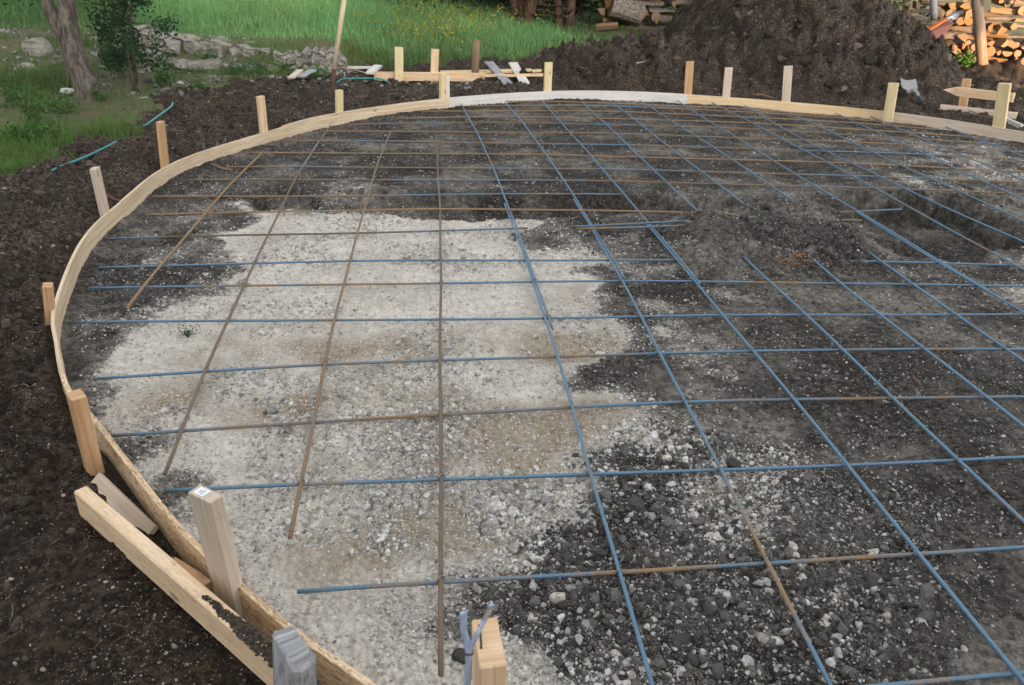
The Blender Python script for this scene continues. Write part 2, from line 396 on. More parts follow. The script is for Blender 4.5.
CAL4 = [(5.043,8.124,-0.050), (6.468,8.305,-0.050), (5.388,5.786,-0.050), (4.412,5.925,-0.050), (4.799,6.978,-0.050)]
STONY = [(0.315,2.277,-0.050), (1.033,2.432,-0.050), (1.263,2.047,-0.050), (1.586,1.638,-0.050), (1.723,1.397,-0.050), (1.493,1.107,-0.050), (0.190,1.158,-0.050), (0.202,1.653,-0.050)]
PIT = [(2.944,5.786,0.000), (3.920,6.013,0.000), (4.652,5.720,0.000), (4.120,4.802,0.000), (3.426,4.401,0.000), (3.064,4.481,0.000), (3.161,5.273,0.000)]
TRENCH = [(-1.394,5.919,0.000), (-0.053,5.914,0.000), (1.353,5.908,0.000), (2.355,5.749,0.000), (2.341,5.396,0.000), (1.236,5.339,0.000), (-0.050,5.308,0.000), (-1.153,5.398,0.000)]
HEAP = [(1.583,5.124,0.000), (2.478,5.449,0.000), (2.995,5.223,0.000), (2.793,4.446,0.000), (2.306,4.101,0.000), (1.818,4.110,0.000), (1.467,4.250,0.000)]
GRASSB = [(-60, -3), (-3.353,5.649,0.000), (-3.123,6.000,0.000), (-2.939,6.595,0.000), (-2.743,7.397,0.000), (-2.901,9.138,0.000), (-2.913,10.421,0.000), (-2.417,10.644,0.000), (-1.347,11.804,0.000), (0.227,12.462,0.000), (2.264,13.642,0.000), (3.2, 12.6), (6, 16), (60, 17), (60, 60), (-60, 60)]
STAINS = [(*(0.267,2.543,-0.050)[:2], 0.3), (*(-0.454,3.239,-0.050)[:2], 0.2), (*(0.619,3.270,-0.050)[:2], 0.24), (*(0.177,1.887,-0.050)[:2], 0.2), (*(1.263,4.801,-0.050)[:2], 0.1), (*(-1.086,2.837,-0.050)[:2], 0.15), (*(-0.591,2.697,-0.050)[:2], 0.16), (*(0.868,3.807,-0.050)[:2], 0.2), (*(-0.117,2.494,-0.050)[:2], 0.2), (*(1.134,2.082,-0.050)[:2], 0.1)]
PILE_C = (6.0, 13.3)

def field_height(x, y):
    zl = .36*sstep(11.65, 12.15, y+.25*(noise2(x*1.3, y*0+3)-.5))+.05*np.maximum(0, y-12.1)
    zr = .09*np.clip(y-11, 0, 5)+.05*np.maximum(0, y-16)
    k = sstep(-.4, -1.5, x); z = zl*k+zr*(1-k)
    kl = sstep(-3.0, -4.6, x); bank = .42*sstep(9.3, 12.4, y+.5*(noise2(x*.9, y*.9, 5)-.5))+.05*np.maximum(0, y-12.1)
    return z*(1-kl)+bank*kl
def ground_fields(x, y):
    d = sdist(x, y, RINGP); inside = sstep(.03, -.03, d)
    w = (fbm(x*3.1, y*3.1, 5, 11)-.5)
    pitm = sstep(.10, -.02, sdist(x, y, PIT)+w*.35); cal = (1-pitm)*np.maximum.reduce([np.maximum(sstep(.26, -.26, sdist(x, y, CAL)+w*.85-.04), .47*sstep(.75, -.05, sdist(x, y, CAL)+w*2.4)*(1-.75*sstep(2.6, 2.1, y))), .50*sstep(.2, -.2, sdist(x, y, CAL2)+w*.9), .52*sstep(.4, -.4, sdist(x, y, CAL3)+w*1.4), .50*sstep(.6, -.5, sdist(x, y, CAL4)+w*2.6)])*inside
    stony = sstep(.25, -.2, sdist(x, y, STONY)+w*.5)*inside
    pit = sstep(.04, -.10, sdist(x, y, PIT)+w*.7)*inside
    tr = sstep(.04, -.08, sdist(x, y, TRENCH)+w*.3)*inside
    heap = sstep(.18, -.25, sdist(x, y, HEAP)+w*.4)*inside
    grass = sstep(.35, -.35, sdist(x, y, GRASSB)+w*1.3)*(1-inside)
    out = sstep(-.02, .05, d)
    z = -.053+.024*(fbm(x*1.1, y*1.1, 3, 2)-.5)*2
    z = z+(1-cal)*.012
    rough = (1-cal)*(.010+.016*stony+.024*heap)+cal*.003
    near = sstep(16, 8, y)
    z = z+rough*(cells(x*13, y*13, 3)*.9+cells(x*31, y*31, 4)*.55+fbm(x*24, y*24, 4, 6)*.8-.8)
    z = z+cal*(.014*(fbm(x*9, y*9, 5, 8)-.5)*2+.024*(cells(x*20, y*20, 15)-.4)*sstep(.40, .58, fbm(x*2.4, y*2.4, 3, 17))+.012*(cells(x*45, y*45, 16)-.4))
    z = z-np.maximum(pit*(.30+.16*(fbm(x*3, y*3, 3, 19)-.5)), tr*.15)+heap*(.05+.09*sstep(.35, .75, fbm(x*1.7, y*1.7, 3, 18)))
    back = sstep(.0, .5, y-5.4); z = z+inside*(1-cal)*back*.012*0
    # outside: loose black clay, banked against the boards, falling to the grass
    zo = .035+.05*sstep(2.5, 5, y)*sstep(1.2, .1, d)*sstep(9.8, 8.6, y)-.07*sstep(9.0, 10.2, y)*sstep(5, 4, x)*sstep(-1.6, -.6, x)+.05*(fbm(x*1.6, y*1.6, 3, 21)-.5)*2
    lump = cells(x*5.0, y*5.0, 9)*.085+cells(x*12, y*12, 10)*.05+(fbm(x*26, y*26, 4, 12)-.5)*.045+cells(x*2.3+.4, y*2.3, 14)*.06
    berm = .045*np.exp(-((d-.75)/.42)**2)*sstep(8.6, 10, y)*sstep(-.5, 1.6, x)*sstep(8, 6, x)
    side = sstep(0, .22, d)
    zo = zo*side+(-.02+.055*sstep(1.5, 3.2, y))*(1-side)
    zo = zo+(lump-.105)*sstep(.6, 3.4, y)*(.35+.65*side)*(1-grass)+berm+field_height(x, y)+grass*(.03*(fbm(x*3, y*3, 4, 30)-.5)*2)
    zz = z*(1-out)+zo*out
    far = sstep(26, 60, np.hypot(x, y)); zz = zz*(1-far)+(field_height(x, y)*.0+1.4)*far*0+zz*far
    st = np.zeros_like(x)
    for sx, sy, sr in STAINS: st = np.maximum(st, sstep(1, .1, np.hypot((x-sx)/1.9, y-sy)/(sr*1.45)+w*2.2))
    return zz, dict(cal=cal, grass=grass, out=out, stony=stony, stain=st*cal, heap=heap, inside=inside, d=d)
def pile_height(x, y):
    d = np.hypot((x-PILE_C[0])*np.where(x < PILE_C[0], 1.72, 1.2), (y-PILE_C[1])*.95)+.5*(fbm(x*.9, y*.9, 3, 40)-.5)
    t = np.clip(1-d/3.55, 0, 1)
    h = 1.78*np.minimum(t**1.15, .62+.3*(1-np.exp(-np.maximum(t-.6, 0)*4)))
    rough = cells(x*2.6, y*2.6, 41)*.19+cells(x*5.5, y*5.5, 42)*.17+cells(x*12, y*12, 43)*.08+(fbm(x*11, y*11, 5, 44)-.5)*.18
    t2 = np.clip(1-np.hypot((x-3.3)/2.1, (y-11.8)/1.0)+.5*(fbm(x*2.1, y*2.1, 3, 46)-.5), 0, 1); h = np.maximum(h, .46*t2); t = np.maximum(t, t2)
    return h+rough*sstep(.0, .25, t)-.15, t
def gz(x, y):
    """ground height at one point, dirt pile included"""
    X, Y = np.array([float(x)]), np.array([float(y)])
    z = ground_fields(X, Y)[0]; h, t = pile_height(X, Y)
    return float(np.maximum(z, np.where((t > 0) & (sdist(X, Y, RINGP) > .1), field_height(X, Y)+h, -9))[0])

# ------------------------------------------------------------------ ground sheet: rings round the viewpoint, finer where the photograph looks
ang = np.concatenate([np.linspace(-math.pi, R(-52), 50, endpoint=False), np.linspace(R(-52), R(58), 760, endpoint=False), np.linspace(R(58), math.pi, 50, endpoint=False)])
rad = np.concatenate([[.02, .3, .6, .85], np.exp(np.linspace(math.log(1.05), math.log(15), 820)), np.exp(np.linspace(math.log(15.15), math.log(220), 120))])
A_, R_ = np.meshgrid(ang, rad); gx, gy = (np.sin(A_)*R_).ravel(), (np.cos(A_)*R_).ravel()
z, F_ = ground_fields(gx, gy)
na, nr = len(ang), len(rad)
ii, jj = np.meshgrid(np.arange(nr-1), np.arange(na), indexing='ij'); j2 = (jj+1) % na
quads = np.stack([(ii*na+jj), (ii*na+j2), ((ii+1)*na+j2), ((ii+1)*na+jj)], -1).reshape(-1, 4)[:, ::-1]
one = np.ones_like(gx)
ground = mesh_np('ground', np.stack([gx, gy, z], 1), quads, M['ground'], np.stack([F_['cal'], F_['grass'], F_['out'], one], 1), True, 'mask')
a2 = ground.data.color_attributes.new('mask2', 'FLOAT_COLOR', 'POINT'); a2.data.foreach_set('color', np.stack([F_['stony'], F_['stain'], F_['heap'], one], 1).astype(np.float32).ravel())
tag(ground, kind='structure')

# dirt pile behind the pad
px_, py_ = np.meshgrid(np.arange(1.0, 9.7, .028), np.arange(9.6, 17.2, .032)); sh = px_.shape; px_, py_ = px_.ravel(), py_.ravel()
h, t = pile_height(px_, py_); dr = sdist(px_, py_, RINGP)
pz = field_height(px_, py_)+np.where(t > 0, h, -.25)*sstep(.02, .35, dr)-.25*sstep(.12, .02, dr)
idx = np.arange(len(px_)).reshape(sh)
pq = np.stack([idx[:-1, :-1], idx[:-1, 1:], idx[1:, 1:], idx[1:, :-1]], -1).reshape(-1, 4)
tt = np.maximum.reduce([t[pq[:, k]] for k in range(4)]); dd = np.minimum.reduce([dr[pq[:, k]] for k in range(4)])
pq = pq[(tt > 0) & (dd > .03)]
used = np.unique(pq); rem = np.full(len(px_), -1); rem[used] = np.arange(len(used))
tag(mesh_np('dirt_pile', np.stack([px_, py_, pz], 1)[used], rem[pq], M['pile'], smooth=True), 'tall heap of dark excavated soil behind the far edge of the formed pad', 'dirt pile')

# ------------------------------------------------------------------ stones, clods (uncountable)
PHI = (1+5**.5)/2
ICO = np.array([(-1, PHI, 0), (1, PHI, 0), (-1, -PHI, 0), (1, -PHI, 0), (0, -1, PHI), (0, 1, PHI), (0, -1, -PHI), (0, 1, -PHI), (PHI, 0, -1), (PHI, 0, 1), (-PHI, 0, -1), (-PHI, 0, 1)]); ICO /= np.linalg.norm(ICO[0])
ICOF = np.array([(0, 11, 5), (0, 5, 1), (0, 1, 7), (0, 7, 10), (0, 10, 11), (1, 5, 9), (5, 11, 4), (11, 10, 2), (10, 7, 6), (7, 1, 8), (3, 9, 4), (3, 4, 2), (3, 2, 6), (3, 6, 8), (3, 8, 9), (4, 9, 5), (2, 4, 11), (6, 2, 10), (8, 6, 7), (9, 8, 1)])
def subdiv(V, F):
    V = list(map(tuple, V)); cache = {}; out = []
    def mid(a, b):
        k = (min(a, b), max(a, b))
        if k not in cache:
            m = (np.array(V[a])+np.array(V[b])); V.append(tuple(m/np.linalg.norm(m))); cache[k] = len(V)-1
        return cache[k]
    for a, b, c in F:
        x, y, w = mid(a, b), mid(b, c), mid(c, a); out += [(a, x, w), (b, y, x), (c, w, y), (x, y, w)]
    return np.array(V), np.array(out)
ICO1, ICO1F = subdiv(ICO, ICOF)
ICO2, ICO2F = subdiv(ICO1, ICO1F)
def lumps(name, X, Y, Z, S, C, mat, fine=False, jit=.28, flat=.7, sink=.25, smooth=False, chop=4):
    n = len(X); B, Fb = (ICO1, ICO1F) if fine else (ICO, ICOF); nv = len(B)
    q = rng.normal(size=(n, 4)); q /= np.linalg.norm(q, axis=1)[:, None]; w, x, y, zq = q.T
    Rm = np.stack([1-2*(y*y+zq*zq), 2*(x*y-w*zq), 2*(x*zq+w*y), 2*(x*y+w*zq), 1-2*(x*x+zq*zq), 2*(y*zq-w*x), 2*(x*zq-w*y), 2*(y*zq+w*x), 1-2*(x*x+y*y)], 1).reshape(n, 3, 3)
    sc = np.stack([rng.uniform(.75, 1.45, n), rng.uniform(.55, 1.05, n), rng.uniform(.38, .85, n)], 1)
    V = B[None]*sc[:, None]*(1+rng.uniform(-jit, jit, (n, nv, 1)))
    for _ in range(chop):
        nn = rng.normal(size=(n, 1, 3)); nn /= np.linalg.norm(nn, axis=2, keepdims=True); dd_ = rng.uniform(.38, .72, (n, 1))
        V = V-np.maximum((V*nn).sum(2)-dd_, 0)[..., None]*nn
    V = np.einsum('nij,nvj->nvi', Rm, V); V[..., 2] *= flat
    V = V*S[:, None, None]+np.stack([X, Y, Z+S*flat*(.8-sink*2)], 1)[:, None]
    Fz = (Fb[None]+(np.arange(n)*nv)[:, None, None]).reshape(-1, 3)
    Cv = np.repeat(np.concatenate([C, np.ones((n, 1))], 1), nv, 0)
    return mesh_np(name, V.reshape(-1, 3), Fz, mat, Cv, smooth)
def polar(n, r0, r1, a0=-44, a1=46):
    a = rng.uniform(R(a0), R(a1), n); r = np.exp(rng.uniform(math.log(r0), math.log(r1), n)); return np.sin(a)*r, np.cos(a)*r, r
# crushed stone inside the pad
X, Y, Rr = (np.concatenate(t_) for t_ in zip(polar(190000, 1.15, 11.5), polar(70000, 1.15, 2.7, -6, 42)))
Z, f = ground_fields(X, Y)
S = Rr*.00105*(rng.pareto(2.1, len(X))+.7); S = np.minimum(S, (.018+.010*f['stony'])*(.3+.7*rng.random(len(X))**1.6))
patch = fbm(X*2.4, Y*2.4, 3, 17); pebbly = sstep(.42, .6, patch); S = S*(1+.6*f['cal']*pebbly)
edge_ = f['cal']*(1-f['cal'])*4
dens = f['inside']*(f['cal']*(.20+.80*pebbly)+.5*edge_+(1-f['cal'])*(.36+.75*f['stony']+.25*f['heap'])*(.4+1.1*fbm(X*3, Y*3, 3, 60)))
keep = (rng.random(len(X)) < dens) & (f['d'] < -.05)
keep &= ~((S > .010) & (rng.random(len(X)) > .22+.7*f['stony']+.25*f['cal']*pebbly))
X, Y, Z, S = X[keep], Y[keep], Z[keep], S[keep]; cal = f['cal'][keep]; stn = f['stony'][keep]
u = rng.random(len(X)); calr = cal+.5*(rng.random(len(X))-.5) > .38; white = np.where(calr, u < .84, u < .33-.08*stn)
lum = np.where(white, np.where(calr, rng.uniform(.40, .76, len(X)), rng.uniform(.30, .62, len(X))), np.where(cal > .5, .20+.25*rng.random(len(X))**.7, rng.uniform(.055, .22, len(X))))
lum = np.where(~white & (cal < .5) & (stn > .4), rng.uniform(.04, .16, len(X)), lum)
warm = rng.uniform(.02, .2, len(X))
C = np.stack([lum, lum*(1-warm*.4), lum*(1-warm)], 1)
big = S > .0065
tag(lumps('gravel', X[big], Y[big], Z[big], S[big], C[big], M['stone'], True, .17, .8, .32, chop=6), 'loose crushed limestone and grey stones scattered over the ground inside the ring', 'gravel', kind='stuff')
tag(lumps('fine_gravel', X[~big], Y[~big], Z[~big], S[~big], C[~big], M['stone'], False, .25, .8, .25, chop=0), 'fine pale limestone chips strewn over the pad surface', 'gravel', kind='stuff')
# dark clods: outside the ring, on the dirt heap in the pad and on the pile
X, Y, Rr = polar(120000, 1.1, 14)
Z, f = ground_fields(X, Y); hp, tp = pile_height(X, Y); onp = (tp > .01) & (f['d'] > .12)
Z = np.where(onp, field_height(X, Y)+hp*sstep(.02, .35, f['d']), Z)
S = Rr*.0012*(rng.pareto(2.4, len(X))+.7); S = np.minimum(S, np.where(onp, .12, np.where(f['inside'] > .5, .030+.03*f['heap']+.014*f['stony'], np.minimum(.012+.006*Rr, .05)))*rng.uniform(.4, 1, len(X)))
dens = np.where(onp, .8, f['out']*(1-f['grass'])*.7+f['inside']*(f['heap']*.9+(1-f['cal'])**3*(.16+.5*sstep(-.9, -.2, f['d'])*(X < 0))+(1-f['cal'])*f['stony']*.6))*(.4+1.2*fbm(X*2.3, Y*2.3, 3, 61))
keep = (rng.random(len(X)) < dens) & (np.abs(f['d']) > .07)
X, Y, Z, S, ins = X[keep], Y[keep], Z[keep], S[keep], f['inside'][keep]
lum = np.where(ins > .5, rng.uniform(.05, .18, len(X)), (.022+.11*rng.random(len(X))**2.0)*np.where(Y < 3.5, .75, 1.1))
pale = (rng.random(len(X)) < .06) & (S < .016); lum = np.where(pale, rng.uniform(.2, .45, len(X)), lum)
C = np.stack([lum, lum*np.where(ins > .5, .95, .80), lum*np.where(ins > .5, .9, .63)], 1)
bigc = S > .009
tag(lumps('soil_clods', X[bigc], Y[bigc], Z[bigc], S[bigc], C[bigc], M['clod'], True, .22, .85, .4, chop=3), 'crumbly black clay lumps over the dug soil around and behind the ring', 'soil', kind='stuff')
tag(lumps('soil_crumbs', X[~bigc], Y[~bigc], Z[~bigc], S[~bigc], C[~bigc], M['clod'], False, .28, .85, .3, chop=0), 'fine crumbs of black clay over the dug soil', 'soil', kind='stuff')
# splinters, roots, straw
def chips(name, n, sel, lo, hi, label, wf=1.0):
    mb_v = []; mb_f = []; mb_c = []
    X, Y, Rr = polar(n*6, 1.15, 14); Z, f = ground_fields(X, Y); hp, tp = pile_height(X, Y); onp = (tp > .02) & (f['d'] > .12)
    Z = np.where(onp, field_height(X, Y)+hp, Z); ok = np.where(sel(f, onp))[0][:n]
    for i in ok:
        L = Rr[i]*rng.uniform(lo, hi)*(rng.pareto(2.5)+.6); L = min(L, .30, .035*Rr[i]); w = max(L*rng.uniform(.02, .09)*wf, Rr[i]*.0006*wf)
        a = rng.uniform(0, 6.28); tilt = rng.normal(0, .25); b = len(mb_v); seg = 4; bend = rng.normal(0, .25)
        k = rng.random(); c = (.22, .125, .065) if k < .4 else ((.12, .06, .035) if k < .85 else (.40, .33, .24)); c = np.array(c)*rng.uniform(.6, 1.2)
        for s_ in range(seg+1):
            tt_ = s_/seg-.5; aa = a+bend*tt_*2; q = np.array([X[i]+math.cos(aa)*L*tt_, Y[i]+math.sin(aa)*L*tt_, Z[i]+.006+abs(math.sin(tilt))*L*(tt_+.5)*.6+.004*math.sin(s_*2+i)])
            n_ = np.array([-math.sin(aa), math.cos(aa), 0])*w*(.5 if s_ in (0, seg) else 1)/2
            mb_v += [q-n_, q+n_, q+np.array([0, 0, w*.6])]; mb_c += [(*c, 1)]*3
        for s_ in range(seg):
            for e in range(3):
                g_ = (e+1) % 3; mb_f.append((b+s_*3+e, b+s_*3+g_, b+s_*3+3+g_, b+s_*3+3+e))
    tag(mesh_np(name, np.array(mb_v), np.array(mb_f), M['chip'], np.array(mb_c)), label, 'debris', kind='stuff')
chips('wood_splinters', 330, lambda f, onp: (f['inside'] < .5) & (f['grass'] < .3) & (np.abs(f['d']) > .08), .006, .02, 'broken roots, twigs and splinters lying in the dug black soil')
chips('thin_roots', 420, lambda f, onp: (f['inside'] < .5) & (f['grass'] < .3) & (np.abs(f['d']) > .08), .012, .03, 'thin pale rootlets and straw strewn over the dug soil', .35)
chips('wood_chips', 140, lambda f, onp: (f['d'] < -.15) & (f['cal'] < .6), .006, .018, 'small tan wood chips and straw lying inside the pad')

# ------------------------------------------------------------------ form boards round the pad
def board(i0, i1, thick, mat, label, ztop=.09, zbot=-.055, over0=0, over1=0, offs=0, pth=None):
    """a board bent along the ring between two path indices"""
    pts = [p.copy() for p in (pth or ring_all)[i0:i1+1]]
    mb = MB(); n = len(pts); V = []; u = [0]
    for i in range(1, n): u.append(u[-1]+(pts[i]-pts[i-1]).length)
    b = .002; uo = random.uniform(0, 30)
    sec = [(0, zbot), (0, ztop-b), (b, ztop), (thick-b, ztop), (thick, ztop-b), (thick, zbot)]
    for i in range(n):
        T = (pts[min(i+1, n-1)]-pts[max(i-1, 0)]); T.z = 0; T.normalize(); O = Vector((-T.y, T.x, 0))
        wz = .004*math.sin(u[i]*1.3+i0); wo_ = .003*math.sin(u[i]*2.9+i0*2)
        for (o, z_) in sec: V.append((pts[i].x+O.x*(o+offs+wo_), pts[i].y+O.y*(o+offs+wo_), z_+(wz if z_ > 0 else 0)))
    m = len(sec); per = [0]
    for k in range(m): per.append(per[-1]+math.dist(sec[k], sec[(k+1) % m]))
    fs, uv = [], []
    for i in range(n-1):
        for k in range(m):
            j = (k+1) % m
            fs.append([i*m+k, (i+1)*m+k, (i+1)*m+j, i*m+j]); uv.append([(uo+u[i], per[k]), (uo+u[i+1], per[k]), (uo+u[i+1], per[k+1]), (uo+u[i], per[k+1])])
    fs += [list(range(m)), [(n-1)*m+k for k in range(m-1, -1, -1)]]; uv += [[(uo, x) for x in range(m)]]*2
    mb.add(V, fs, uv); o = mb.build('form_board', mat); return tag(o, label, 'form board', 'form boards bent around the pad')
# ring_all runs clockwise (front left -> left -> back -> right); outside is on the left of travel
NP = 12
def ri(k): return int(round(k*NP))
board(0, ri(6.3), .018, M['board_front'], 'buff form board in the front left corner, passing behind the label-topped stake')
board(ri(6.3), ri(10.05), .016, M['board_tan'], 'strongly curved tan form board by the short orange stake at the ring left end')
board(ri(10.05), ri(12.2), .016, M['board_tan'], 'tan form board behind the pinkish split-topped stake on the back left curve')
board(ri(12.2), ri(14), .018, M['board_tan'], 'tan form board running up to the doubled stakes at the back')
board(ri(14), ri(17), .018, M['board_white'], 'white form board across the back of the ring')
board(ri(17), ri(19)-1, .018, M['board_yellow'], 'yellow form board in front of the dirt pile')
board(ri(19)-1, ri(22), .018, M['pine_grey'], 'pale form board at the back right below the pair of railed stakes')
board(ri(22), ri(26), .018, M['board_tan'], 'tan form board on the far right side of the ring')
board(ri(26), len(ring_all)-1, .018, M['board_tan'], 'tan form board along the near side under the camera')

# ------------------------------------------------------------------ reinforcing bars
GUESS = {(2.62, 1.6), (2.9, 1.34), (3.1, 1.8), (3.6, 2.0), (4.0, 2.4), (4.5, 2.8), (4.6, 1.34), (5.0, 3.3), (5.4, 1.76), (5.5, 3.8), (6.0, 2.2), (6.0, 4.3), (6.4, 4.9), (6.5, 2.62), (6.8, 3.1), (6.8, 5.5), (7.0, 3.55), (7.1, 3.95), (7.1, 4.35), (7.1, 6.5), (7.15, 6.0)}
def bar_line(PP, axis):
    pts = [Vector(p) for P in PP for p in P]; pts = [p for p in pts if (round(p.x, 3), round(p.y, 3)) not in GUESS]; i_ = 0 if axis == 'cross' else 1
    u = np.array([p[i_] for p in pts]); v = np.array([p[1-i_] for p in pts])
    return np.polyfit(u, v, 2 if len(pts) > 3 else 1), 0
def rebar(pts, axis, rust, dim, label, group, rad_=.0066, ties=None, sag=.004, zoff=0, line=None, shift=0.0):
    P = [Vector(p) for p in pts]; out = []
    if line is None and len(P) > 2: line = bar_line([P], axis)
    if line is not None:                      # gently bowed steel: a quadratic through the measured points
        c_, lo_ = line; i_ = 0 if axis == 'cross' else 1
        u0, u1 = P[0][i_], P[-1][i_]; z0, z1 = P[0].z, P[-1].z; Q = []
        for k in range(13):
            t_ = k/12; u_ = u0+(u1-u0)*t_; w_ = float(np.polyval(c_, u_))+shift; zz = float(np.interp(t_, [i/(len(P)-1) for i in range(len(P))], [p.z for p in P]))
            Q.append(Vector((u_, w_, zz)) if axis == 'cross' else Vector((w_, u_, zz)))
        P = Q
    sp = smooth_path(P, 4) if len(P) > 2 else P
    L = sum((sp[i+1]-sp[i]).length for i in range(len(sp)-1)); n = max(10, int(L/.12))
    # resample
    cum = [0]
    for i in range(len(sp)-1): cum.append(cum[-1]+(sp[i+1]-sp[i]).length)
    ph = random.uniform(0, 6)
    for k in range(n+1):
        s_ = L*k/n; i = max(j for j in range(len(cum)) if cum[j] <= s_+1e-9); i = min(i, len(sp)-2)
        q = sp[i].lerp(sp[i+1], (s_-cum[i])/max(cum[i+1]-cum[i], 1e-9)).copy()
        wv = .0035*math.sin(s_*1.7+ph)+.002*math.sin(s_*4.1+ph*2)
        if axis == 'cross': q.y += wv
        else: q.x += wv
        q.z += sag*math.sin(s_*2.2+ph*1.3)+zoff; out.append(q)
    root = MB(); root.tube(out, rad_, 8)
    o = root.build('rebar', M['rebar_'+axis], smooth=True); o.color = (rust, dim, 0, 1)
    tag(o, label, 'rebar', group)
    return o, out
BARS_CROSS = 'crosswise reinforcing bars of the mat'; BARS_LONG = 'lengthwise reinforcing bars of the mat'
ZC, ZL = -.0068, .0068
cross = [  # (points, rust, dim, label)
 ([(0.984,1.253,0.000), (1.502,1.268,0.000), (2.9, 1.34, 0), (4.6, 1.34, 0)], 0.40, 0.00, 'crosswise bar cutting the very bottom right corner of the picture'),
 ([(-0.377,1.677,0.000), (0.018,1.681,0.000), (0.542,1.693,0.000), (1.843,1.726,0.000), (5.4, 1.76, 0)], 0.48, 0.00, 'nearest full crosswise bar, blue with an orange rusty stretch, through the big grey stones'),
 ([(-0.868,2.164,0.000), (0.028,2.172,0.000), (0.572,2.175,0.000), (1.502,2.194,0.000), (2.182,2.181,0.000), (6.0, 2.2, 0)], 0.36, 0.00, 'second crosswise bar from the front, blue, its left end by the label-topped stake'),
 ([(-1.159,2.514,0.000), (0.036,2.599,0.000), (0.575,2.633,0.000), (1.498,2.637,0.000), (2.511,2.622,0.000), (6.5, 2.62, 0)], 0.48, 0.30, 'third crosswise bar from the front, blue at left and brown in the middle'),
 ([(-1.374,2.947,0.000), (0.045,3.063,0.000), (0.563,3.081,0.000), (1.935,3.057,0.000), (2.840,3.064,0.000), (6.8, 3.1, 0)], 0.42, 0.20, 'fourth crosswise bar from the front, blue on the white gravel and rusty right of it'),
 ([(-1.652,3.498,0.000), (0.053,3.489,0.000), (0.551,3.497,0.000), (1.949,3.478,0.000), (3.131,3.454,0.000), (7.0, 3.55, 0)], 0.23, 0.00, 'fifth crosswise bar from the front, blue along its whole length'),
 ([(-1.748,3.919,0.000), (-0.684,3.964,0.000), (0.547,3.965,0.000), (1.753,3.939,0.000), (3.418,3.840,0.000), (7.1, 3.95, 0)], 0.42, 0.00, 'sixth crosswise bar from the front, just below the dirt heap'),
 ([(-1.812,4.239,0.000), (0.070,4.322,0.000), (1.149,4.323,0.000), (1.900,4.277,0.000), (2.805,4.228,0.000), (3.683,4.196,0.000), (7.1, 4.35, 0)], 0.30, 0.20, 'seventh crosswise bar from the front, buried in the middle by the dirt heap'),
 ([(-1.916,4.727,0.000), (-0.553,4.816,0.000), (0.663,4.924,0.000)], 0.55, 0.80, 'short dark crosswise bar ending at the left edge of the dirt heap'),
 ([(-1.860,5.231,0.000), (-0.597,5.282,0.000), (1.180,5.124,0.050), (2.068,4.860,0.110)], 0.74, 0.00, 'orange brown crosswise bar lying on the top edge of the white gravel'),
 ([(0.948,4.769,0.060), (1.661,4.823,0.080), (2.188,4.859,0.100)], 0.62, 0.40, 'upper of two loose brown bars lying across the dirt heap'),
 ([(0.957,4.738,0.050), (1.443,4.758,0.060), (1.729,4.716,0.080)], 0.70, 0.20, 'lower and shorter of two loose brown bars lying across the dirt heap'),
 ([(2.846,5.247,0.000), (3.551,5.352,0.000)], 0.60, 0.50, 'short loose brown bar spanning the open pit'),
 ([(2.942,5.102,0.000), (3.087,5.090,0.000)], 0.72, 0.00, 'stub of rusty bar poking from the pit bank'),
 ([(-1.944,5.640,0.000), (-0.499,5.711,0.000), (0.548,5.725,0.000), (1.497,5.766,0.000)], 0.66, 0.10, 'brown crosswise bar ending over the dark trench, tenth row from the front'),
 ([(-1.828,6.115,0.000), (-0.528,6.113,0.000), (1.394,6.186,0.000), (3.373,5.973,0.000), (4.518,5.868,0.000), (7.15, 6.0, 0)], 0.67, 0.40, 'crosswise bar along the back lip of the pit'),
 ([(-1.599,6.502,0.000), (-0.561,6.567,0.000), (1.470,6.558,0.000), (3.564,6.352,0.000), (5.177,6.201,0.000), (7.1, 6.5, 0)], 0.61, 0.20, 'crosswise bar one row behind the back lip of the pit, blue to the right'),
 ([(-1.584,7.064,0.000), (-0.596,7.046,0.000), (1.571,7.052,0.000), (3.817,6.855,0.000), (5.459,6.580,0.000)], 0.87, 0.00, 'rusty crosswise bar two rows behind the pit'),
 ([(-1.317,7.556,0.000), (-0.715,7.543,0.000), (1.677,7.572,0.000), (4.038,7.294,0.000), (5.838,7.089,0.000)], 0.57, 0.30, 'partly blue crosswise bar three rows behind the pit'),
 ([(-1.046,7.993,0.000), (1.779,8.071,0.000), (4.291,7.797,0.000), (6.075,7.406,0.000)], 0.83, 0.30, 'crosswise bar seventh from the back board'),
 ([(-0.839,8.421,0.000), (1.882,8.575,0.000), (4.503,8.220,0.000), (6.045,7.736,0.000)], 0.69, 0.50, 'crosswise bar sixth from the back board'),
 ([(-0.323,8.799,0.000), (1.953,8.923,0.000), (4.677,8.565,0.000), (6.063,8.094,0.000)], 0.85, 0.10, 'crosswise bar fifth from the back board'),
 ([(-0.064,9.222,0.000), (2.039,9.345,0.000), (4.865,8.938,0.000), (5.955,8.473,0.000)], 0.81, 0.20, 'crosswise bar fourth from the back board'),
 ([(0.352,9.628,0.000), (2.115,9.718,0.000), (5.009,9.224,0.000), (5.852,8.700,0.000)], 0.77, 0.20, 'crosswise bar third from the back board'),
 ([(0.924,9.972,0.000), (2.184,10.057,0.000), (4.085,9.606,0.000), (5.363,9.166,0.000)], 0.83, 0.10, 'crosswise bar second from the back board'),
 ([(1.213,10.302,-0.030), (2.836,10.456,-0.030), (3.849,10.206,-0.030)], 0.67, 0.50, 'short crosswise bar lying right against the white back board'),
]
cross_objs = []
for pts, ru, di, lab in cross:
    cross_objs.append(rebar(pts, 'cross', ru, di, lab, BARS_CROSS, zoff=ZC))
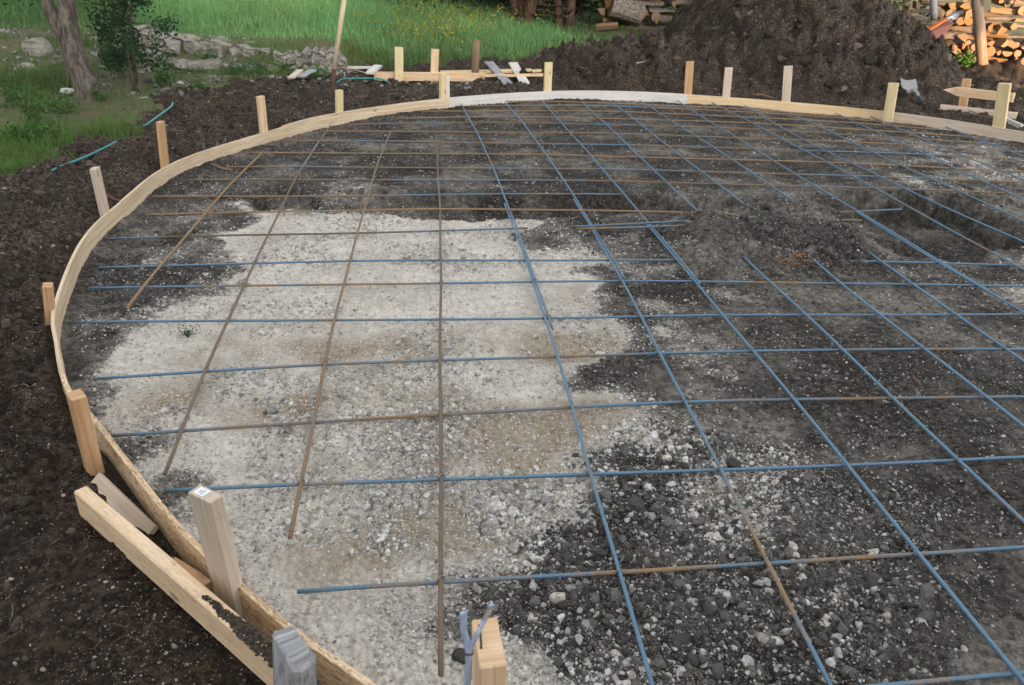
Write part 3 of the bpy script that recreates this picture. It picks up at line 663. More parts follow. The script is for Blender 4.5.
longb = [
 ([(-1.467,3.631,0.000), (-1.472,4.329,0.000), (-1.461,6.034,0.000), (-1.423,6.974,0.000)], .85, .1, 'leftmost lengthwise bar, rusty orange, over dark soil'),
 ([(-0.892,2.248,0.000), (-0.948,3.333,0.000), (-0.969,4.321,0.000), (-1.016,6.043,0.000), (-0.975,8.252,0.000)], .74, .75, 'second lengthwise bar from the left, dull brown'),
 ([(-0.435,1.896,0.000), (-0.429,3.481,0.000), (-0.457,4.866,0.000), (-0.348,7.985,0.000)], .78, .45, 'third lengthwise bar from the left, brown, its lower end on white gravel'),
 ([(0.012,1.356,0.000), (0.040,2.599,0.000), (0.075,4.305,0.000), (0.082,5.309,0.000), (0.103,7.495,0.000)], .82, .85, 'fourth lengthwise bar from the left, dark brown, running straight away over white gravel'),
 ([(0.539,1.252,0.000), (0.542,1.693,0.000), (0.572,2.175,0.000), (0.575,2.633,0.000), (0.563,3.081,0.000), (0.551,3.497,0.000), (0.581,4.297,0.000), (0.565,5.435,0.000)], .12, 0, 'near bar of the first blue lengthwise line, right edge of the white gravel'),
 ([(0.402,9.996,0.000), (0.545,6.673,0.000), (0.570,5.336,0.000), (0.594,4.165,0.000), (0.587,3.333,0.000)], .42, .4, 'far bar of the lengthwise line starting near the doubled stakes'),
 ([(0.995,1.217,0.000), (1.016,1.695,0.000), (1.023,2.178,0.000), (1.036,2.643,0.000), (1.024,3.073,0.000), (1.016,3.482,0.000), (1.056,4.467,0.000), (1.109,5.569,0.000)], .33, .1, 'near bar of the second blue lengthwise line, rusty beside the pale stones'),
 ([(0.960,9.828,0.000), (1.084,6.782,0.000), (1.128,5.677,0.000), (1.111,4.376,0.000), (1.090,3.968,0.000)], .22, 0, 'far bar of the second blue lengthwise line, passing left of the dirt heap'),
 ([(1.479,1.180,0.000), (1.472,1.319,0.000), (1.490,1.717,0.000), (1.502,2.194,0.000), (1.498,2.637,0.000), (1.495,3.075,0.000), (1.484,3.492,0.000), (1.488,4.021,0.000), (1.520,4.944,0.000)], .24, .1, 'near bar of the third blue lengthwise line, leaving at the bottom right corner'),
 ([(1.447,10.023,0.000), (1.479,6.558,0.000), (1.480,5.316,0.000), (1.490,4.389,0.000), (1.490,3.885,0.000)], .28, .2, 'far bar of the third blue lengthwise line, going under the loose brown bars'),
 ([(2.62, 1.6, 0), (1.875,1.696,0.000), (1.941,2.188,0.000), (1.943,2.632,0.000), (1.935,3.057,0.000), (1.949,3.478,0.000), (1.939,4.347,0.000)], .24, 0, 'near bar of the fourth blue lengthwise line, its end buried in the dirt heap'),
 ([(1.979,9.999,0.000), (1.915,8.017,0.000), (1.906,6.571,0.000), (1.925,5.244,0.000)], .30, .2, 'far bar of the fourth blue lengthwise line, meeting the dirt heap'),
 ([(3.1, 1.8, 0), (2.297,2.247,0.000), (2.353,2.612,0.000), (2.324,3.042,0.000), (2.346,3.466,0.000), (2.329,4.261,0.010)], .30, .1, 'near bar of the fifth lengthwise line, beginning by the torn root on the heap'),
 ([(2.338,10.110,0.000), (2.353,8.527,0.000), (2.327,6.921,0.000), (2.322,5.311,0.010)], .22, .1, 'far bar of the fifth lengthwise line, ending at the trench edge'),
 ([(3.6, 2.0, 0), (2.720,2.799,0.000), (2.745,3.026,0.000), (2.756,3.453,0.000), (2.790,4.582,0.000)], .18, 0, 'near bar of the sixth lengthwise line, beginning beside the pit'),
 ([(2.728,10.148,0.000), (2.792,8.556,0.000), (2.779,6.782,0.000), (2.761,5.504,0.000), (2.758,5.373,0.000)], .24, .1, 'far bar of the sixth lengthwise line, ending over the heap'),
 ([(4.0, 2.4, 0), (3.117,3.317,0.000), (3.166,3.907,0.000), (3.148,4.660,0.000), (3.147,5.248,0.000)], .26, .2, 'near bar of the lengthwise line that crosses the pit first'),
 ([(3.248,10.198,0.000), (3.224,8.643,0.000), (3.183,7.328,0.000), (3.128,6.191,0.000), (3.128,5.211,0.000), (3.131,4.205,0.000), (3.123,3.772,0.000)], .24, .2, 'far bar of the lengthwise line that crosses the pit first, doubled over it'),
 ([(4.5, 2.8, 0), (3.575,3.914,0.000), (3.582,4.060,0.000), (3.593,5.008,0.000), (3.621,5.855,0.000), (3.713,7.485,0.000), (3.681,10.085,0.000)], .36, .3, 'lengthwise bar crossing the middle of the pit'),
 ([(5.0, 3.3, 0), (3.972,4.432,0.000), (3.978,4.591,0.000), (3.907,5.829,0.000), (3.896,7.540,0.000), (4.066,9.894,0.000)], .14, 0, 'bright blue lengthwise bar crossing the right half of the pit'),
 ([(5.5, 3.8, 0), (4.305,5.031,0.000), (4.313,5.745,0.000), (4.348,6.718,0.000), (4.464,9.429,0.000)], .24, .1, 'lengthwise bar over the right corner of the pit'),
 ([(6.0, 4.3, 0), (4.711,5.576,0.000), (4.820,6.508,0.000), (4.940,8.191,0.000), (5.071,9.479,0.000)], .3, .2, 'lengthwise bar third from the right edge of the far mat'),
 ([(6.4, 4.9, 0), (5.177,6.201,0.000), (5.252,7.555,0.000), (5.411,9.301,0.000)], .22, .2, 'lengthwise bar second from the right edge of the far mat'),
 ([(6.8, 5.5, 0), (5.871,7.133,0.000), (5.980,8.418,0.000), (6.025,9.085,0.000)], .16, 0, 'short blue lengthwise bar in the back right corner of the mat'),
]
long_objs = []
for k, (pts, ru, di, lab) in enumerate(longb):
    ln, sh_f = None, 0
    if 4 <= k <= 17:                          # a near and a far bar lapped on one line
        a_ = k-(k % 2); ln = bar_line([longb[j][0] for j in (a_, a_+1)], 'long'); sh_f = .009 if k % 2 else -.009
    long_objs.append(rebar(pts, 'long', ru, di, lab, BARS_LONG, rad_=.0072 if k < 4 else .0066, zoff=ZL, line=ln, shift=sh_f))
# tie wires at the near crossings, twisted round both bars: parts of the crosswise bar
def crossing(A, B):
    for i in range(len(A)-1):
        for j in range(len(B)-1):
            p, r_, q, s_ = A[i], A[i+1]-A[i], B[j], B[j+1]-B[j]; den = r_.x*s_.y-r_.y*s_.x
            if abs(den) < 1e-12: continue
            t_ = ((q.x-p.x)*s_.y-(q.y-p.y)*s_.x)/den; u_ = ((q.x-p.x)*r_.y-(q.y-p.y)*r_.x)/den
            if 0 <= t_ <= 1 and 0 <= u_ <= 1: return p+r_*t_
for ci, (cobj, cp) in enumerate(cross_objs[:8]):
    for li, (lo_, lp) in enumerate(long_objs):
        c = crossing(cp, lp)
        if c is None or c.y > 4.6 or c.x > c.y*.95 or random.random() < .12: continue
        mb = MB(); r0 = .0105; pts = []
        for k in range(26):
            a = k/25*4*math.pi; pts.append(c+Vector((math.cos(a)*r0*.9+.003*(k/25-.5), math.cos(a)*r0*.9-.003*(k/25-.5), ZL+math.sin(a)*.0155)))
        tail = [c+Vector((0, .008, .02)), c+Vector((.006, .012, .032)), c+Vector((.012+random.uniform(-.01, .01), .02, .036)), c+Vector((.02, .03, .03))]
        mb.tube(pts, .0011, 5); mb.tube(tail, .0011, 5); mb.build('tie_wire', M['wire'], cobj, True)

# ------------------------------------------------------------------ stakes round the boards
def outward(x, y):
    e = .02; X = np.array([x+e, x-e, x, x]); Y = np.array([y, y, y+e, y-e]); d = sdist(X, Y, RINGP)
    return Vector((d[0]-d[1], d[2]-d[3], 0)).normalized()
def stake(foot, head, w, t_, mat, label, yaw=None, deep=.32, name='stake', push=0.0, group='stakes holding the form boards', bev=.0028):
    f_, h_ = Vector(foot), Vector(head); ax = (h_-f_).normalized(); b = f_-ax*deep
    o_ = outward(f_.x, f_.y) if yaw is None else Vector((math.cos(yaw), math.sin(yaw), 0))
    if 0 < push < .1:
        q_ = o_*(push-float(sdist(np.array([f_.x]), np.array([f_.y]), RINGP)[0])); b = b+q_; h_ = h_+q_
    mb = MB(); mb.beam(b, h_, t_, w, up=o_.cross(Vector((0, 0, 1))), bev=bev, nseg=3, warp=.002, seed=int(abs(f_.x*1000)))
    o = mb.build(name, mat); tag(o, label, 'stake', group); return o
T2, W4 = .038, .089
s1 = stake((-0.540,1.630,-0.020),(-0.561,1.630,0.377), W4*.98, T2, M['pine_grey'], 'tall grey streaked stake at front left with a white paper label on top', yaw=R(232))
stake((-1.118,2.265,0.050),(-1.118,2.265,0.310), .068, .045, M['pine_orange'], 'orange stake standing outside the left curve, just above the loose board')
stake((-1.718,3.458,0.050),(-1.697,3.458,0.208), .06, .04, M['pine_orange'], 'short orange stake leaning outside the leftmost point of the ring', push=.03)
stake((-1.953,4.956,0.090),(-1.960,4.956,0.367), .075, T2, M['pine_grey'], 'pale grey stake on the left where two curved boards join', push=.030)
stake((-1.913,6.154,0.090),(-1.891,6.154,0.420), .075, T2, M['pine_orange'], 'pinkish stake with a split top on the back left curve', push=.030)
stake((-1.421,7.469,0.090),(-1.416,7.469,0.402), .085, T2, M['pine'], 'tan stake on the back left between the split-topped stake and the shovel', push=.030)
stake((-0.906,8.541,0.090),(-0.892,8.541,0.313), .085, T2, M['pine_yellow'], 'pale yellow stake in front of the standing shovel', push=.030)
stake((0.243,9.561,0.090),(0.244,9.561,0.361), .089, T2, M['pine_yellow'], 'yellow stake of the touching pair at the back joint', push=.055)
stake((0.314,9.568,0.090),(0.314,9.568,0.328), .06, T2, M['board_white'], 'greyish white stake of the touching pair at the back joint', push=.055)
stake((1.577,10.164,0.090),(1.571,10.164,0.439), .10, T2, M['pine_yellow'], 'yellow stake behind the middle of the white board', push=.030)
stake((3.371,10.117,0.090),(3.343,10.117,0.493), .10, T2, M['pine_orange'], 'orange tan stake where the white and yellow boards meet', push=.030)
stake((3.840,10.006,0.090),(3.823,10.006,0.444), .10, T2, M['pine_grey'], 'pale grey stake leaning in front of the pile, shorter of two', push=.055)
stake((4.541,9.766,0.090),(4.491,9.766,0.510), .105, T2, M['pine_grey'], 'pale stake in front of the pile, taller of two', push=.030)
stake((5.490,9.000,0.090),(5.457,9.000,0.432), .11, T2, M['pine_yellow'], 'yellow stake beside the small spade', push=.0, deep=.2)
stake((6.803,9.560,0.060),(6.757,9.560,0.425), .10, T2, M['pine_orange'], 'golden stake at the left end of the back right rails')
stake((6.350,8.206,0.090),(6.270,8.206,0.557), .125, T2, M['pine_yellow'], 'wide pale stake at the right end of the back right rails', push=.030)
stake((-0.250,0.880,0.112),(-0.213,0.880,0.649), W4, T2, M['weathered'], 'weathered grey stake cut by the bottom edge of the picture, beside the loose board', yaw=R(215), deep=.1, bev=.006); gs = bpy.data.objects['stake.017' if 'stake.017' in bpy.data.objects else 'stake'] if False else col.objects[-1]
for v in list(gs.data.vertices)[-16:]: v.co += Vector((random.gauss(0, .0022), random.gauss(0, .0022), random.uniform(-.005, .002)))
s3 = stake((0.096,0.800,-0.262),(0.077,0.800,0.723), W4, T2, M['pine'], 'pale stake at the bottom centre with a bent nail and clear plastic strip', yaw=R(184), deep=.1)
# label on the front stake
def on_top(o, u_, v_, w, h_, mat, name, label=None):
    """small sheet lying on a timber's end"""
    me = o.data; n = len(me.vertices); ring = [me.vertices[i].co for i in range(n-8, n)]
    c = sum((Vector(q) for q in ring), Vector())/8; a = (ring[1]-ring[0]).normalized(); nrm = (ring[1]-ring[0]).cross(ring[4]-ring[0]).normalized()
    if nrm.z < 0: nrm = -nrm
    b = nrm.cross(a)
    q = c+a*u_+b*v_+nrm*.0015
    mb = MB(); mb.add([q-a*w/2-b*h_/2, q+a*w/2-b*h_/2, q+a*w/2+b*h_/2, q-a*w/2+b*h_/2, q-a*w/2-b*h_/2-nrm*.001, q+a*w/2-b*h_/2-nrm*.001, q+a*w/2+b*h_/2-nrm*.001, q-a*w/2+b*h_/2-nrm*.001],
        [(0, 1, 2, 3), (7, 6, 5, 4), (0, 4, 5, 1), (1, 5, 6, 2), (2, 6, 7, 3), (3, 7, 4, 0)])
    return mb.build(name, mat, o), q, a, b, nrm
M['paper'] = mat_plain('label_paper', (.72, .74, .76), .6, 0, .1, 30, (.6, .62, .64)); M['ink'] = mat_plain('label_ink', (.10, .12, .2), .6)
lab, q_, a_, b_, n_ = on_top(s1, 0, .012, .026, .036, M['paper'], 'paper_label')
mb = MB()
for k in range(2):
    y0 = -.006+k*.009; w = (.009, .006)[k]
    c = q_+b_*y0+n_*.0008
    mb.add([c-a_*w-b_*.0011, c+a_*w-b_*.0011, c+a_*w+b_*.0011, c-a_*w+b_*.0011], [(0, 1, 2, 3)])
mb.build('printed_lines', M['ink'], lab)
# bent nail and clear strip on the bottom stake
M['rusty_nail'] = mat_plain('nail_steel', (.06, .04, .03), .6, .5)
M['clear_plastic'] = mat_plain('clear_plastic', (.42, .52, .70), .25, 0, .4, 25, (.66, .70, .78))
hd = Vector((0.077,0.800,0.723)); fr = Vector((math.cos(R(85)), math.sin(R(85)), 0)); sd_ = Vector((-fr.y, fr.x, 0))
mb = MB(); p_ = hd+Vector((-.012, .0, .001)); mb.tube([p_+Vector((0, -.014, -.004)), p_+Vector((0, -.012, .006)), p_+Vector((0, 0, .008)), p_+Vector((.001, .016, .009))], .0018, 6)
mb.tube([p_+Vector((.001, .0155, .009)), p_+Vector((.001, .018, .009))], .0038, 8); mb.build('bent_nail', M['rusty_nail'], s3, True)
_b = [q for q in M['clear_plastic'].node_tree.nodes if q.type == 'BSDF_PRINCIPLED'][0]; _b.inputs['Transmission Weight'].default_value = .2
t = empty('plastic_strip', (0.040,0.775,0.592), 'clear bluish plastic strip tied in a Y to the pale stake at the bottom centre', 'plastic strip')
yb = .62
def strip(name, pts, w, th=.0016):
    mb = MB(); P = smooth_path([Vector(p) for p in pts], 6); V = []; n = len(P); uu = 0; vs_ = []
    for i, p in enumerate(P):
        T = (P[min(i+1, n-1)]-P[max(i-1, 0)]).normalized(); S_ = T.cross(Vector((0, 1, 0))).normalized(); O = T.cross(S_)
        k = .0015*math.sin(i*1.3)
        for a, b in ((-w, th), (-w*.4, -th+k), (w*.4, -th-k), (w, th), (w*.4, th-k), (-w*.4, th+k)): vs_.append(p+S_*a+O*b)
    fs = [[i*6+k, i*6+(k+1) % 6, (i+1)*6+(k+1) % 6, (i+1)*6+k] for i in range(n-1) for k in range(6)]+[list(range(5, -1, -1)), [(n-1)*6+k for k in range(6)]]
    mb.add(vs_, fs); return mb.build(name, M['clear_plastic'], t, True)
strip('tail', [(0.043,0.775,0.503), (0.044,0.775,0.634), (0.047,0.775,0.724), (0.040,0.775,0.772), (0.039,0.775,0.805)], .0052)
strip('tail', [(0.047,0.775,0.634), (0.047,0.775,0.724), (0.059,0.775,0.767), (0.070,0.775,0.797), (0.058,0.590,1.001)], .0040)
mb = MB(); c = Vector((0.046,0.775,0.730)); mb.tube([c+Vector((math.cos(a)*.0075, math.sin(a)*.006, .0015*math.sin(a*2))) for a in [i*.5 for i in range(13)]], .0012, 5); mb.build('tie', M['rusty_nail'], t, True)

# ------------------------------------------------------------------ loose timber
def plank(name, p0, p1, w, t_, mat, label, up=(0, 0, 1), cat='plank', warp=.003, group=None, bev=.003):
    mb = MB(); mb.beam(p0, p1, w, t_, up=up, bev=bev, nseg=6, warp=warp, seed=int(abs(p0[0]*977)))
    return tag(mb.build(name, mat), label, cat, group)
plank('loose_board', (-1.049,2.013,0.085), (-0.258,1.211,0.100), .040, .092, M['loose'], 'stout buff board on edge at the lower left, crossing the label-topped stake outside the ring', warp=.002, bev=.004)
n = 6500; tq = rng.random(n); lw = rng.uniform(-.5, .5, n); p0_, p1_ = np.array((-1.049,2.013,0.085)), np.array((-0.258,1.211,0.100)); dv = (p1_-p0_)[:2]; nv2 = np.array([-dv[1], dv[0]])/np.hypot(*dv)
tq = .60+.40*tq**.6; lw = lw*np.minimum(1, .15+(tq-.60)*5); lw = np.clip(lw+.05*np.sin(tq*90), -.5, .5); X = p0_[0]+dv[0]*tq+nv2[0]*lw*.036; Y = p0_[1]+dv[1]*tq+nv2[1]*lw*.036; Zt = .085+.015*tq+.0455
S = np.minimum(.0019*(rng.pareto(2.2, n)+.7), .008); lum = rng.uniform(.025, .085, n)
tag(lumps('spilled_soil', X, Y, Zt, S, np.stack([lum, lum*.8, lum*.63], 1), M['clod'], False, .28, .6, .25, chop=0), 'dark soil spilled along the top edge of the loose board', 'soil', kind='stuff')
plank('buried_plank', (-1.081,2.181,0.037), (-0.842,1.943,0.006), .05, .02, M['pine_grey'], 'thin pale plank half buried between the ring and the orange stake', cat='scrap wood', up=(-.45, -.45, .8))
plank('wood_block', (-0.742,1.768,0.030), (-0.615,1.658,0.030), .05, .04, M['pine_orange'], 'small half buried wood block between the loose board and the ring', cat='scrap wood')
# batter boards behind the ring
B = 'low batter boards beyond the white form board'
stake(((-0.363,11.350,-0.094)), ((-0.345,11.350,0.468)), .115, T2, M['pine_yellow'], 'yellow batter stake with a dark mark, left of two on the long rail', yaw=R(-80), name='batter_stake', group=B)
stake(((0.123,11.450,-0.101)), ((0.143,11.450,0.444)), .105, T2, M['pine'], 'tan batter stake, right of two on the long rail', yaw=R(-80), name='batter_stake', group=B)
mb = MB(); mb.tube([(0.710,11.600,-0.085), (0.714,11.600,0.214), (0.719,11.600,0.401), (0.731,11.600,0.560)], [.052, .053, .05, .047], 9, wob=.25)
tag(mb.build('round_post', M['old_brown'], smooth=True), 'short round brown weathered post behind the long batter rail', 'post')
plank('batter_rail', (-0.703,11.420,0.076), (0.838,11.420,0.085), .04, .115, M['pine'], 'long tan rail on edge joining the batter stakes', cat='rail', group=B)
plank('batter_rail', (0.214,11.750,0.098), (1.769,11.600,0.181), .15, .04, M['board_yellow'], 'upper pale board lying flat behind the round brown post', cat='rail', group=B)
plank('batter_rail', (0.819,11.350,0.121), (1.635,11.250,0.156), .05, .035, M['pine'], 'lower narrow tan board crossing two grey laths', cat='rail', group=B)
plank('lath', (0.932,11.950,0.232), (1.118,10.950,0.069), .13, .022, M['weathered'], 'grey lath leaning across the tan boards, left of two', group=B)
plank('lath', (1.285,11.950,0.225), (1.349,10.950,0.086), .13, .022, M['board_white'], 'pale grey lath leaning across the tan boards, right of two', group=B)
plank('thin_lath', (-1.337,11.800,0.136), (-0.676,11.750,0.142), .09, .03, M['board_white'], 'thin pale lath lying behind the standing shovel', group=B)
plank('short_lath', (-0.661,11.750,0.169), (-0.748,11.300,0.130), .12, .03, M['board_white'], 'short pale board end lying at the left end of the long batter rail', group=B)
plank('fallen_lath', (-1.747,10.900,0.100), (-1.682,11.300,0.151), .10, .02, M['pine_grey'], 'pale scrap plank propped on the soil left of the standing shovel', cat='scrap wood')
plank('fallen_lath', (-1.638,10.950,0.108), (-1.503,11.250,0.161), .12, .02, M['weathered'], 'grey scrap plank propped beside the pale one left of the shovel', cat='scrap wood')
# rails at the back right
Bq = 'railed stakes at the back right'
plank('pointed_rail', (6.244,8.950,0.357), (6.576,8.420,0.377), .036, .10, M['pine'], 'upper pale rail between the two back right stakes', cat='rail', group=Bq)
mb = MB(); a, b = Vector((6.249,8.940,0.358)), Vector((6.143,9.050,0.357))
mb.add([a+Vector((0, 0, .05)), a-Vector((0, 0, .05)), b, a+Vector((.01, .036, .05)), a+Vector((.01, .036, -.05)), b+Vector((.01, .036, 0))], [(0, 2, 1), (3, 4, 5), (0, 3, 5, 2), (2, 5, 4, 1), (1, 4, 3, 0)])
tip = mb.build('pointed_tip', M['pine']); tip.parent = bpy.data.objects['pointed_rail']
plank('low_rail', (6.288,9.250,0.123), (6.942,8.750,0.126), .036, .075, M['pine_grey'], 'lower pale rail resting near the soil behind the back right stakes', cat='rail', group=Bq)
plank('angled_board', (6.621,8.600,0.120), (6.609,8.200,0.094), .03, .06, M['board_white'], 'short pale board angled against the back right ring end', cat='rail', group=Bq)

# ------------------------------------------------------------------ tools
M['handle'] = mat_wood('shovel_handle_wood', (.74, .64, .44), (.62, .50, .32), dirt=.1, knots=False)
M['rust'] = mat_plain('rusty_blade', (.13, .075, .045), .8, .2, .8, 30, (.06, .035, .025))
M['steel'] = mat_plain('worn_steel', (.36, .36, .37), .5, .5, .7, 20, (.17, .165, .16))
M['grip'] = mat_plain('dark_grip', (.03, .04, .05), .6)
yS = 9.9
sh_ = empty('standing_shovel', (-1.134,9.900,-0.150), 'shovel with a pale wooden handle standing upright in the soil behind the back left boards', 'shovel')
def P3(x, y, d): return Vector((x, y, d))
a, b, c, d_ = Vector((-1.082,9.950,0.343)), Vector((-0.910,9.950,1.125)), Vector((-1.119,9.900,-0.020)), Vector((-0.801,9.950,1.724))
mb = MB(); mb.tube([a, b, d_, d_+(d_-b)*.35], [.027, .028, .028, .025], 12); mb.build('handle', M['handle'], sh_, True)
mb = MB(); mb.tube([c, a+(c-a)*.4, a, a+(b-a)*.06], [.016, .021, .025, .0255], 10); mb.build('socket', M['rust'], sh_, True)
mb = MB(); V = []; nu, nv = 9, 9; L = .30; W = .115
ax = (c-a).normalized(); sdv = ax.cross(Vector((-.62, -.78, 0))).normalized(); nv_ = sdv.cross(ax)
for side in (0, 1):
    for i in range(nu):
        s_ = i/(nu-1); wd = W*min(1, .72+s_*1.6)*(1 if s_ < .55 else math.sqrt(max(.02, 1-((s_-.55)/.47)**2)))
        for j in range(nv):
            k = j/(nv-1)*2-1; V.append(c-ax*.03+ax*L*s_+sdv*wd*k+nv_*(.035*k*k-.02-.02*math.sin(s_*3)+side*.003))
def gf(o_, fl): return [[o_+i*nv+j, o_+i*nv+j+1, o_+(i+1)*nv+j+1, o_+(i+1)*nv+j][::(-1 if fl else 1)] for i in range(nu-1) for j in range(nv-1)]
mb.add(V, gf(0, 0)+gf(nu*nv, 1)); mb.build('blade', M['rust'], sh_, True)
# small spade lying on the pile's foot
sp_ = empty('spade', (6.089,9.750,0.253), 'small grey spade thrown on the soil behind the yellow stake', 'spade')
A0, A1, G0, G1 = Vector((6.101,9.950,0.335)), Vector((6.297,9.950,0.326)), Vector((6.171,9.650,0.232)), Vector((6.097,9.350,0.181))
dx = (Vector((6.349,10.000,0.320))-Vector((6.120,9.980,0.332))); dy = (Vector((6.083,9.700,0.217))-Vector((6.201,10.000,0.330)))
mb = MB(); V = []; org = Vector((6.113,9.980,0.331)); nn = dx.cross(dy).normalized()
if nn.z < 0: nn = -nn
for side in (0, 1):
    for i in range(7):
        for j in range(7):
            s_, k = i/6, j/6*2-1; wv = 1.0 if s_ < .75 else 1-.55*((s_-.75)/.25)**2*abs(k)**.5
            V.append(org+dx*(.5+k*.5*wv)+dy*s_+nn*(.03*k*k+.02-side*.006))
nu = nv = 7; mb.add(V, gf(0, 1)+gf(49, 0)); mb.build('blade', M['steel'], sp_, True)
hs0 = org+dx*.72+dy*.85+nn*.035
mb = MB(); mb.tube([hs0, hs0.lerp(G1, .3)+Vector((0, 0, .02)), hs0.lerp(G1, .72)+Vector((0, 0, .01))], [.024, .019, .018], 10); mb.build('shaft', M['steel'], sp_, True)
mb = MB(); mb.tube([hs0.lerp(G1, .70)+Vector((0, 0, .01)), G1, G1+(G1-hs0)*.06], [.023, .024, .018], 10); mb.build('grip', M['grip'], sp_, True)
# garden hose
M['hose'] = mat_plain('teal_hose', (.03, .20, .20), .45, 0, .4, 8, (.05, .28, .26))
mb = MB()
hose = [(-2.716,5.907,0.100), (-2.706,6.057,0.100), (-2.619,6.407,0.110), (-2.582,6.924,0.110), (-2.762,7.613,0.000), (-2.768,8.034,0.000), (-2.585,7.672,0.100), (-2.590,8.124,0.110), (-2.611,8.574,0.110), (-2.819,9.539,0.000), (-2.6, 10.2, -.25), (-1.6, 11.3, -.25), (-1.193,11.100,0.019), (-1.107,11.200,0.059), (-0.910,11.250,0.062), (-0.643,11.300,0.060), (-0.509,11.300,0.017), (0, 11.6, -.25), (1.2, 12.3, -.2), (1.682,12.600,0.143), (1.866,12.700,0.194), (2.261,12.700,0.202), (2.380,12.300,0.163)]
mb.tube(smooth_path(hose, 6), .010, 8)
tag(mb.build('garden_hose', M['hose'], smooth=True), 'teal garden hose partly buried along the edge of the dug soil', 'hose')
# torn root on the dirt heap, twists of peeled wood
M['torn'] = mat_wood('torn_root_wood', (.27, .155, .08), (.13, .07, .035), knots=False)
c = Vector((2.221,4.253,0.020)); mb = MB()
for k in range(11):
    a = random.uniform(-.9, .9)+(math.pi if k % 2 else 0); L = random.uniform(.05, .13); st_ = c+Vector((random.gauss(0, .07), random.gauss(0, .06), random.uniform(-.02, .03)))
    d1 = Vector((math.cos(a), math.sin(a), random.uniform(-.1, .3))); d2 = (d1+Vector((random.gauss(0, .5), random.gauss(0, .5), random.gauss(.1, .5)))).normalized()
    mb.tube(smooth_path([st_, st_+d1*L*.45, st_+d1*L*.6+d2*L*.45], 4), [.0085, .009, .008, .007, .006, .005, .004, .003, .0015], 5)
tag(mb.build('torn_root', M['torn']), 'torn orange brown root clump on the dirt heap in the pad', 'root')

# ------------------------------------------------------------------ rocks and the limestone ledge
def rock(name, c, s, mat, label, seed=0, rz=0, cat='rock', group=None, fine=True):
    rr = np.random.default_rng(seed+100); V = ICO2.copy()
    for _ in range(9):                       # chop flat faces
        n = rr.normal(size=3); n /= np.linalg.norm(n); d = rr.uniform(.55, .85); k = V@n; V = V-np.maximum(k-d, 0)[:, None]*n
    V *= np.array(s); V *= (1+.05*(fbm(V[:, 0]*9+seed, V[:, 1]*9+V[:, 2]*7, 4, seed)-.5)[:, None]*2)
    cz, sz = math.cos(rz), math.sin(rz); V = np.stack([V[:, 0]*cz-V[:, 1]*sz, V[:, 0]*sz+V[:, 1]*cz, V[:, 2]], 1)+np.array(c)
    o = mesh_np(name, V, ICO2F, mat, smooth=False); return tag(o, label, cat, group)
rock('boulder', (-4.969,11.200,0.308), (.20, .18, .24), M['lime'], 'large upright limestone boulder left of the tree trunk', 1, .2)
rock('boulder', (-4.855,10.600,0.165), (.19, .15, .10), M['lime'], 'flat limestone rock at the foot of the large boulder', 2, -.3)
rock('boulder', (-4.031,9.600,0.081), (.10, .07, .05), M['lime_white'], 'small white rock at the left foot of the tree trunk', 3)
rock('boulder', (-3.635,9.900,0.031), (.19, .08, .05), M['lime'], 'long flat rock just right of the tree foot', 4, .25)
rock('boulder', (-3.154,9.500,0.023), (.20, .06, .04), M['lime_white'], 'whitish flat rock at the edge of the dark soil below the sapling', 5, .1)
rock('boulder', (-3.061,10.600,0.056), (.06, .04, .03), M['lime_white'], 'small bright white stone by the left end of the ledge', 6)
rock('boulder', (-4.503,11.900,0.400), (.10, .08, .07), M['lime'], 'small grey rock on the bank behind the trunk', 7)
# rubble on the bank by the tree
n = 1500; X = rng.uniform(-6.4, -2.6, n); Y = rng.uniform(9.6, 12.8, n); Z = ground_fields(X, Y)[0]; S = .011*(rng.pareto(1.8, n)+.6); S = np.minimum(S, .055)
lum = rng.uniform(.10, .34, n); C = np.stack([lum, lum*.95, lum*.88], 1)
tag(lumps('bank_rubble', X, Y, Z, S, C, M['stone'], True, .2, .75, .3), 'grey broken limestone rubble on the bank round the tree', 'rubble', kind='stuff')
n = 700; X = rng.uniform(-2.9, 1.0, n); Y = rng.uniform(10.9, 11.75, n); Z = ground_fields(X, Y)[0]; S = np.minimum(.010*(rng.pareto(1.8, n)+.6), .04)
lum = rng.uniform(.16, .42, n); C = np.stack([lum, lum*.97, lum*.9], 1)
tag(lumps('ledge_rubble', X, Y, Z, S, C, M['stone'], True, .2, .6, .3), 'pale stone rubble fallen below the limestone ledge', 'rubble', kind='stuff')
# ledge: stepped, cracked limestone face
nx_, nz_ = 560, 70; ux = np.linspace(-4.3, -.7, nx_); tz = np.linspace(0, 1, nz_); UX, TZ = np.meshgrid(ux, tz)
prof_z = np.where(TZ < .62, TZ/.62, 1.0); depth = np.where(TZ < .62, 0, (TZ-.62)/.38)
hgt = (.31+.10*(fbm(UX*1.4, UX*0+2, 4, 70)-.5)*2)*sstep(-.75, -1.35, UX)*sstep(-4.6, -3.7, UX)+.02
edge = 11.70+.22*(fbm(UX*.8, UX*0, 4, 71)-.5)*2
row = np.floor(prof_z*1.999+.30*(noise2(UX*2.1, prof_z*0, 72)-.5)); bw = .42+.42*_h(row, row*0, row*0, 5)
cellx = UX/bw+3.7*_h(row, row*0+1, row*0, 6)+.25*(noise2(UX*5, row*3.1, 81)-.5); ci_ = np.floor(cellx); cf = cellx-ci_
blk = _h(ci_, row, row*0, 7); joint = sstep(.10, .0, np.minimum(cf, 1-cf)); rf = prof_z*1.999-row; bed = sstep(.16, .0, np.minimum(rf, 1-rf))*(prof_z < .97)
